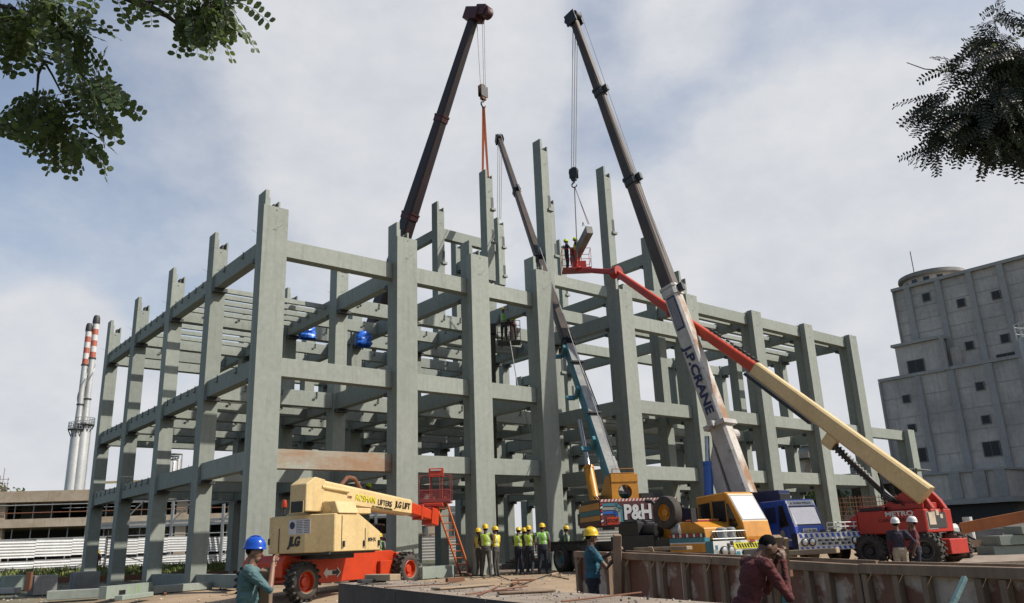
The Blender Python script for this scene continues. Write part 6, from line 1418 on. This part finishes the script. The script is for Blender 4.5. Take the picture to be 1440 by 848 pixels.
def person(label, loc, face, H=1.72, shirt='shirt_dark', pants='denim', skin='skin', helmet='hat_y', vest=None, res=.012, lean=0.0, side=0.0, twist=0.0, arms=None, legs=None, sleeve='short', head=(0, 0), group=None, hands=True, drop=0.0, hair=True, girth=1.0, hem=None):
    """face: world direction the person looks to; arms: per side (elbow, wrist) in upper-body coordinates; legs: per side (knee, ankle)"""
    s = H/1.72
    rz = math.atan2(-face[0], face[1]); seed_ = (len(label)*7.3) % 50
    th = thing('person', label, 'person', loc, rz=rz, group=group)
    hip = Vector((0, 0, .93-drop)); RU = rotz(twist) @ Matrix.Rotation(side, 3, 'Y') @ rotx(-lean)
    def ub(p): p = Vector(p)-Vector((0, 0, .93)); return hip+RU @ p
    RHd = RU @ rotz(head[1]) @ rotx(-head[0]); hb_ = ub((0, .0, 1.475))
    def hd(p): return hb_+RHd @ (Vector(p)-Vector((0, 0, 1.50)))
    E_, C_ = [], []                                                # ellipsoids (c, r, R, label), capsules (a, b, r0, r1, label)
    g = girth
    E_ += [(ub((0, .0, 1.27)), (.168*g, .112*g, .19), RU, 'torso'), (ub((0, .012, 1.09)), (.150*g, .112*g, .17), RU, 'torso'), (ub((0, -.005, .965)), (.158*g, .118*g, .11), RU, 'torso' if hem else 'pelvis'), (hip+Vector((0, 0, -.045)), (.155*g, .118*g, .11), Matrix.Identity(3), 'pelvis')]
    C_ += [(ub((-.135, 0, 1.395)), ub((.135, 0, 1.395)), .062, .062, 'torso'), (ub((0, -.005, 1.42)), hd((0, .005, 1.55)), .064, .056, 'skin')]
    E_ += [(hd((0, .012, 1.625)), (.073, .092, .105), RHd, 'skin'), (hd((0, .045, 1.555)), (.052, .052, .052), RHd, 'skin'), (hd((0, -.022, 1.655)), (.079, .085, .092), RHd, 'hair')]
    E_ += [(hd((sx*.077, .005, 1.615)), (.012, .022, .033), RHd, 'skin') for sx in (-1, 1)]
    C_ += [(hd((0, .098, 1.635)), hd((0, .118, 1.595)), .010, .015, 'skin'), (hd((-.02, .094, 1.553)), hd((.02, .094, 1.553)), .008, .008, 'lip')]
    E_ += [(hd((sx*.032, .094, 1.632)), (.014, .008, .008), RHd, 'eye') for sx in (-1, 1)]
    C_ += [(hd((sx*.015, .098, 1.655)), hd((sx*.05, .090, 1.657)), .006, .006, 'hair') for sx in (-1, 1)]
    arms = arms or {}
    for sx, key in ((-1, 'L'), (1, 'R')):
        sh = ub((sx*.185, -.005, 1.39)); el, wr = arms.get(key, ((sx*.235, -.01, 1.12), (sx*.225, .08, .88))); el = ub(el); wr = ub(wr)
        sl_ = 'torso' if sleeve == 'short' else 'torso'
        C_ += [(sh, sh.lerp(el, .62), .064*g, .056, 'torso'), (sh.lerp(el, .55), el, .048, .042, 'torso' if sleeve != 'short' else 'skin')]
        C_ += [(el, wr, .043 if sleeve == 'long' else .040, .030, 'torso' if sleeve == 'long' else 'skin')]
        d = (wr-el).normalized(); pn = d.cross(Vector((0, 0, 1)) if abs(d.z) < .9 else Vector((0, 1, 0))).normalized(); fw = pn.cross(d)
        pc = wr+d*.055; C_ += [(wr, pc, .026, .030, 'skin')]; E_ += [(pc+d*.01, (.018, .045, .048), Matrix((pn, fw, d)).transposed(), 'skin')]
        if hands:
            for q, (o_, ln) in enumerate(((-.030, .062), (-.010, .072), (.010, .068), (.030, .054))):
                b0_ = pc+d*.045+fw*o_; b1_ = b0_+(d*.8+pn*.55*sx).normalized()*ln*.55; b2_ = b1_+(d*.25+pn*.95*sx).normalized()*ln*.5; C_ += [(b0_, b1_, .0095, .009, 'skin'), (b1_, b2_, .009, .0075, 'skin')]
            t0 = pc-d*.015-fw*.035; t1 = t0+(d*.6-fw*.7+pn*.3*sx).normalized()*.04; t2 = t1+(d*.8+pn*.5*sx).normalized()*.032; C_ += [(t0, t1, .012, .011, 'skin'), (t1, t2, .010, .008, 'skin')]
    legs = legs or {}
    for sx, key in ((-1, 'L'), (1, 'R')):
        hp = hip+Vector((sx*.085, 0, -.04)); kn_, an = legs.get(key, ((sx*.10, .03, .49), (sx*.11, -.01, .085))); kn_ = Vector(kn_); an = Vector(an)
        C_ += [(hp, kn_, .093*g, .066, 'pelvis'), (kn_, an+Vector((0, 0, .03)), .064, .052, 'pelvis'), (an, an+Vector((0, -.03, -.04)), .045, .042, 'shoe'), (an+Vector((0, -.02, -.04)), an+Vector((sx*.02, .15, -.052)), .042, .034, 'shoe')]
    bm = bmesh.new()
    for c, r, R3, lb in E_: ellipsoid_mesh(bm, c, r, R3)
    for a, b, r0, r1, lb in C_: capsule_mesh(bm, a, b, r0, r1)
    me = bpy.data.meshes.new('tmp_body'); bm.to_mesh(me); bm.free()
    tmp = bpy.data.objects.new('tmp_body', me); COL.objects.link(tmp)
    md = tmp.modifiers.new('r', 'REMESH'); md.mode = 'VOXEL'; md.voxel_size = res; md.adaptivity = 0
    ms = tmp.modifiers.new('s', 'SMOOTH'); ms.factor = .5; ms.iterations = 3 if res > .009 else 4
    dg = bpy.context.evaluated_depsgraph_get(); dg.update()
    body = bpy.data.meshes.new_from_object(tmp.evaluated_get(dg)); bpy.data.objects.remove(tmp); bpy.data.meshes.remove(me)
    nF = len(body.polygons); cen = np.empty(nF*3); body.polygons.foreach_get('center', cen); cen = cen.reshape(-1, 3)
    labs = ['torso', 'pelvis', 'skin', 'hair', 'shoe', 'eye', 'lip']; best = np.full(nF, 9e9); lab = np.zeros(nF, int)
    for a, b, r0, r1, lb in C_:
        a = np.array(a); ab = np.array(b)-a; t = np.clip(((cen-a) @ ab)/(ab @ ab+1e-9), 0, 1); dd = np.linalg.norm(cen-(a+t[:, None]*ab), axis=1)-(r0+(r1-r0)*t)
        if lb in ('lip',): dd -= .004
        m_ = dd < best; best[m_] = dd[m_]; lab[m_] = labs.index(lb)
    for c, r, R3, lb in E_:
        q = (cen-np.array(c)) @ np.array(R3); r_ = np.array(r); nq = np.linalg.norm(q/r_, axis=1); dd = (nq-1)*np.linalg.norm(q, axis=1)/np.maximum(nq, 1e-6)
        if lb == 'eye': dd -= .003
        m_ = dd < best; best[m_] = dd[m_]; lab[m_] = labs.index(lb)
    ms_ = [shirt, pants, skin, 'hair', 'shoe', 'eye', 'maroon']
    body.materials.clear()
    for m_ in ms_: body.materials.append(MT[m_])
    body.polygons.foreach_set('material_index', lab.astype(np.int32)); body.polygons.foreach_set('use_smooth', [True]*nF); body.transform(Matrix.Scale(s, 4)); body.update()
    if res <= .012:                                                # folds and creases of the clothes
        nv_ = len(body.vertices); isc = np.zeros(nv_, bool)
        vc = np.empty(nv_*3); body.vertices.foreach_get('co', vc); vc = vc.reshape(-1, 3); vn = np.empty(nv_*3); body.vertices.foreach_get('normal', vn); vn = vn.reshape(-1, 3)
        lv = np.empty(len(body.loops), np.int32); body.loops.foreach_get('vertex_index', lv); lt = np.empty(nF, np.int32); body.polygons.foreach_get('loop_total', lt)
        isc[lv[np.repeat(np.isin(lab, (0, 1)), lt)]] = True
        amp = .011 if res < .009 else .007
        for vi in np.nonzero(isc)[0]:
            x, y, z = vc[vi]; q = mnoise.noise((x*9+seed_, y*9, z*15+x*6))+.5*mnoise.noise((x*22, y*22+seed_, z*30-x*14))
            vc[vi] += vn[vi]*(amp*(abs(q)*1.6-.45))
        body.vertices.foreach_set('co', vc.ravel())
        body.update()
    bo = obj('body', body, th)
    if helmet:
        k = MB(); nseg = 22; rows_ = []
        T = Matrix.Translation(hd((0, .0, 1.655))*s) @ RHd.to_4x4() @ Matrix.Rotation(math.radians(6), 4, 'X') @ Matrix.Scale(s, 4)
        prof = [(1.06, 0.0), (1.075, .010), (1.02, .02), (1.0, .035), (.95, .075), (.80, .11), (.52, .135), (.2, .145), (.001, .147)]
        for r, h in prof:
            rows_.append([T @ Vector((.108*r*math.cos(a), .128*r*math.sin(a)*(1.0+.16*max(0, math.sin(a))**2 if r > 1.1 else 1), h)) for a in [2*math.pi*i/nseg for i in range(nseg)]])
        k.add([v for r in rows_ for v in r], [(j*nseg+i, j*nseg+(i+1) % nseg, (j+1)*nseg+(i+1) % nseg, (j+1)*nseg+i) for j in range(len(prof)-1) for i in range(nseg)]+[tuple(range(nseg-1, -1, -1))], helmet)
        for yy in (-.012, .012): k.path([T @ Vector((yy, .128*math.cos(t), .008+.147*math.sin(t))) for t in [math.pi*q/12 for q in range(1, 12)]], .006*s, helmet, 4)
        obj('helmet', k, th, smooth=True)
    if vest:
        vco = np.empty(len(body.vertices)*3); body.vertices.foreach_get('co', vco); vco = vco.reshape(-1, 3); nco = np.empty(len(body.vertices)*3); body.vertices.foreach_get('normal', nco); nco = nco.reshape(-1, 3)
        Rn = np.array(RU); loc_ = ((cen*1.0-np.array(hip)) @ Rn)+np.array((0, 0, .93))     # faces in upright upper-body space
        sel = (loc_[:, 2] > .93) & (loc_[:, 2] < 1.455) & (np.abs(loc_[:, 0]) < .178*g) & (lab == 0) & (np.abs(loc_[:, 1]) < .17)
        k = MB(); idx = {}; vs = []; kk = MT[vest]
        fr = []; fm = []
        for fi in np.nonzero(sel)[0]:
            p = body.polygons[int(fi)]; ids = []
            for vi in p.vertices:
                if vi not in idx: idx[vi] = len(vs); vs.append(tuple(vco[vi]+nco[vi]*.016*s))
                ids.append(idx[vi])
            z, x, y = loc_[fi, 2], loc_[fi, 0], loc_[fi, 1]
            rf = (abs(z-1.02) < .022) or (abs(z-1.14) < .022 and False) or (abs(abs(x)-.095) < .02 and z > 1.03)
            fr.append(tuple(ids)); fm.append('reflect' if rf else vest)
        o0 = len(k.v); k.v += vs
        for f_, m_ in zip(fr, fm): k.f.append(f_); k.m.append(k.mi(m_))
        if k.f: obj('safety_vest', k, th, smooth=True)
    return th
def gp(px, py, z=0.0): p = onz(px, py, z); return Vector((p.x, p.y, z))
def placeZ(px, Z, z): p = at(px, 760, Z); return Vector((p.x, p.y, z))
R_V, F_V = RH, FH
# man with blue helmet, left foreground: back half-turned, hands raised to his face
person('man with blue helmet and faded teal shirt, hands raised at his mouth, in left foreground', placeZ(349, 9.4, -.45), tuple((RH*.88+FH*.42)), 1.70, 'shirt_teal', 'trouser_grey', 'skin_l', 'hat_b', None, .007, lean=.10, twist=-.25, sleeve='half', head=(.05, -.15),
       arms={'L': ((-.22, .22, 1.22), (-.02, .24, 1.44)), 'R': ((.27, .27, 1.20), (.09, .25, 1.46))}, girth=1.2, hem=True)
# man with yellow helmet and turquoise shirt
person('man in turquoise shirt and yellow helmet gripping an upright timber post', placeZ(830, 14.1, -.44), tuple((RH*.96-FH*.10)), 1.72, 'shirt_blue', 'denim', 'skin', 'hat_y', None, .008, lean=.0, twist=.12, sleeve='short', head=(.12, .0),
       arms={'L': ((-.20, .20, 1.24), (.03, .42, 1.36)), 'R': ((.24, .22, 1.10), (.10, .42, 1.26))}, girth=1.22, hem=True)
# man in dark red shirt, bent against a post
person('bareheaded man in dark red shirt leaning his head on a post', placeZ(1036, 7.6, -.45), tuple((RH*.9+FH*.35)), 1.64, 'shirt_red', 'denim', 'skin', None, None, .007, lean=.40, twist=-.12, sleeve='long', head=(.55, -.2),
       arms={'L': ((-.22, .30, 1.22), (-.06, .24, 1.52)), 'R': ((.24, .28, 1.16), (.10, .22, 1.50))}, girth=1.02, hem=True)
# two visitors with white helmets
person('man in navy shirt, khaki trousers and white helmet, hand on hip', placeZ(1263, 20.3, -.36), tuple(FH*.9+RH*.3), 1.70, 'shirt_navy', 'trouser_khaki', 'skin', 'hat_w', None, .011, sleeve='long', arms={'R': ((.36, -.05, 1.16), (.20, .06, .98))}, girth=1.1)
person('slim man in maroon shirt and white helmet with hand at his ear', placeZ(1287, 20.8, -.35), tuple(FH*.4-RH*.9), 1.70, 'shirt_maroon', 'denim', 'skin', 'hat_w', None, .011, sleeve='short', arms={'R': ((.26, .16, 1.26), (.12, .06, 1.58))})
# workers by the second front column
GV = 'workers in high-visibility vests on the ground'
person('worker in yellow vest half hidden, leftmost of the trio by the ladder', placeZ(673, 30.2, 0), tuple(FH*.6+RH*.8), 1.68, 'shirt_tan', 'trouser_grey', 'skin', 'hat_y', 'hivis_y', .013, group=GV)
person('tall worker in lime vest seen from behind, middle of the trio by the ladder', placeZ(683, 29.6, 0), tuple(FH*.95+RH*.1), 1.80, 'shirt_dark', 'trouser_grey', 'skin', 'hat_y', 'hivis', .013, group=GV, arms={'R': ((.26, .05, 1.14), (.18, .18, .98)), 'L': ((-.26, .05, 1.14), (-.17, .16, .98))}, legs={'L': ((-.11, .06, .49), (-.16, .05, .085)), 'R': ((.11, .0, .49), (.15, -.06, .085))})
person('worker in yellow vest with bare forearms facing left, rightmost of the trio by the ladder', placeZ(697, 29.8, 0), tuple(-RH*.85+FH*.4), 1.72, 'shirt_tan', 'trouser_grey', 'skin', 'hat_y', 'hivis_y', .013, group=GV, girth=1.12, side=.05, head=(.15, .2), arms={'L': ((-.26, .02, 1.12), (-.20, .16, .92)), 'R': ((.30, -.02, 1.14), (.22, .12, .95))})
person('worker in lime vest, leftmost of the group by the truck wheels', placeZ(728, 30.4, 0), tuple(FH*.7+RH*.7), 1.68, 'shirt_dark', 'denim', 'skin', 'hat_y', 'hivis', .013, group=GV, lean=.12, twist=.3, arms={'R': ((.24, .12, 1.14), (.05, .28, 1.10)), 'L': ((-.24, .10, 1.14), (-.06, .26, 1.06))}, head=(.2, .3))
person('worker mostly hidden behind the lime-vested pair by the truck wheels', placeZ(737.5, 31.4, 0), tuple(FH), 1.66, 'shirt_dark', 'denim', 'skin', 'hat_y', None, .014, group=GV)
person('worker in bright lime vest striding, middle of the group by the truck wheels', placeZ(744, 30.0, 0), tuple(FH*.95+RH*.2), 1.70, 'shirt_dark', 'denim', 'skin', 'hat_y', 'hivis', .013, group=GV, legs={'L': ((-.1, .10, .49), (-.12, .06, .085)), 'R': ((.1, .10, .50), (.11, -.16, .11))})
person('worker in plain green vest nearest the truck wheels', placeZ(763, 30.0, 0), tuple(FH), 1.76, 'shirt_grey', 'denim', 'skin', 'hat_y', 'hivis_g', .013, group=GV, head=(.1, -.7), girth=1.1, arms={'L': ((-.30, -.08, 1.15), (-.16, -.02, .98)), 'R': ((.25, .0, 1.12), (.24, .05, .88))}, legs={'L': ((-.12, .02, .49), (-.17, -.02, .085)), 'R': ((.10, .05, .49), (.10, .05, .085))})
person('worker with yellow helmet behind the crane truck deck', placeZ(797, 34.0, 0), tuple(-RH), 1.72, 'shirt_grey', 'denim', 'skin', 'hat_y', 'hivis_g', .014, group=GV)
person('worker in lime vest bending behind the crane truck deck', placeZ(815, 34.2, 0), tuple(RH), 1.68, 'shirt_dark', 'denim', 'skin', 'hat_y', 'hivis', .014, lean=.8, group=GV)
person('worker in lime vest behind the chassis of the yellow lift', placeZ(534, 31.0, 0), tuple(RH*.3+FH), 1.66, 'shirt_grey', 'denim', 'skin', 'hat_y', 'hivis_g', .014, group=GV)
p_ = at(507, 690, 33.5); person('worker with lime helmet crouched inside the frame above the yellow lift boom', Vector((p_.x, p_.y, p_.z-1.35)), tuple(RH), 1.68, 'shirt_dark', 'denim', 'skin', 'hivis', 'hivis', .015, lean=.5)
th = thing('scaffold_trestle', 'dark scaffold trestle under the crouched worker', 'trestle', (p_.x, p_.y, 0), VW(0, 1)); k = MB(); zz = p_.z-1.36
for sx in (-.8, .8):
    for sy in (-.5, .5): k.tube((sx, sy, 0), (sx, sy, zz), .03, 'steel_dark', n=6)
for z in (.8, 1.8, zz-.1): k.tube((-.8, -.5, z), (.8, -.5, z), .025, 'steel_dark', n=6)
k.box(-.9, .9, -.6, .6, zz-.05, zz, 'timber'); obj('frame', k, th)
# workers in the baskets
b = BASKET_R; person('worker in dark clothes standing at the left rail of the red basket', b-RH*.45+FH*.1+Vector((0, 0, .06)), tuple(RH*.9+FH*.2), 1.68, 'shirt_dark', 'denim', 'skin', 'hivis', None, .014, arms={'R': ((.25, .15, 1.15), (.15, .38, 1.2))})
person('worker in yellow vest and orange-red trousers standing mid red basket', b+RH*.02-FH*.05+Vector((0, 0, .06)), tuple(RH*.9-FH*.1), 1.70, 'shirt_dark', 'orange_red', 'skin', 'hivis', 'hivis_y', .014, arms={'R': ((.26, .12, 1.18), (.15, .36, 1.25))})
b = BASKET_I; person('worker with orange helmet at the left of the dark basket between the columns', b-RH*.22+Vector((0, 0, .06)), tuple(-FH), 1.70, 'shirt_grey', 'trouser_grey', 'skin', 'hat_y', 'hivis_g', .014)
person('worker in lime vest with one arm raised in the dark basket between the columns', b+RH*.22-FH*.1+Vector((0, 0, .06)), tuple(-FH*.9), 1.66, 'shirt_dark', 'maroon', 'skin', 'hat_y', 'hivis', .014, arms={'L': ((-.42, .02, 1.30), (-.55, .05, 1.56))})
pw = gp(52, 822, 0.0); person('small worker with yellow helmet among the blocks at far left', pw+VW(0, 6), tuple(RH*.7-FH*.5), 1.66, 'shirt_maroon', 'denim', 'skin', 'hat_y', None, .015, lean=.25)
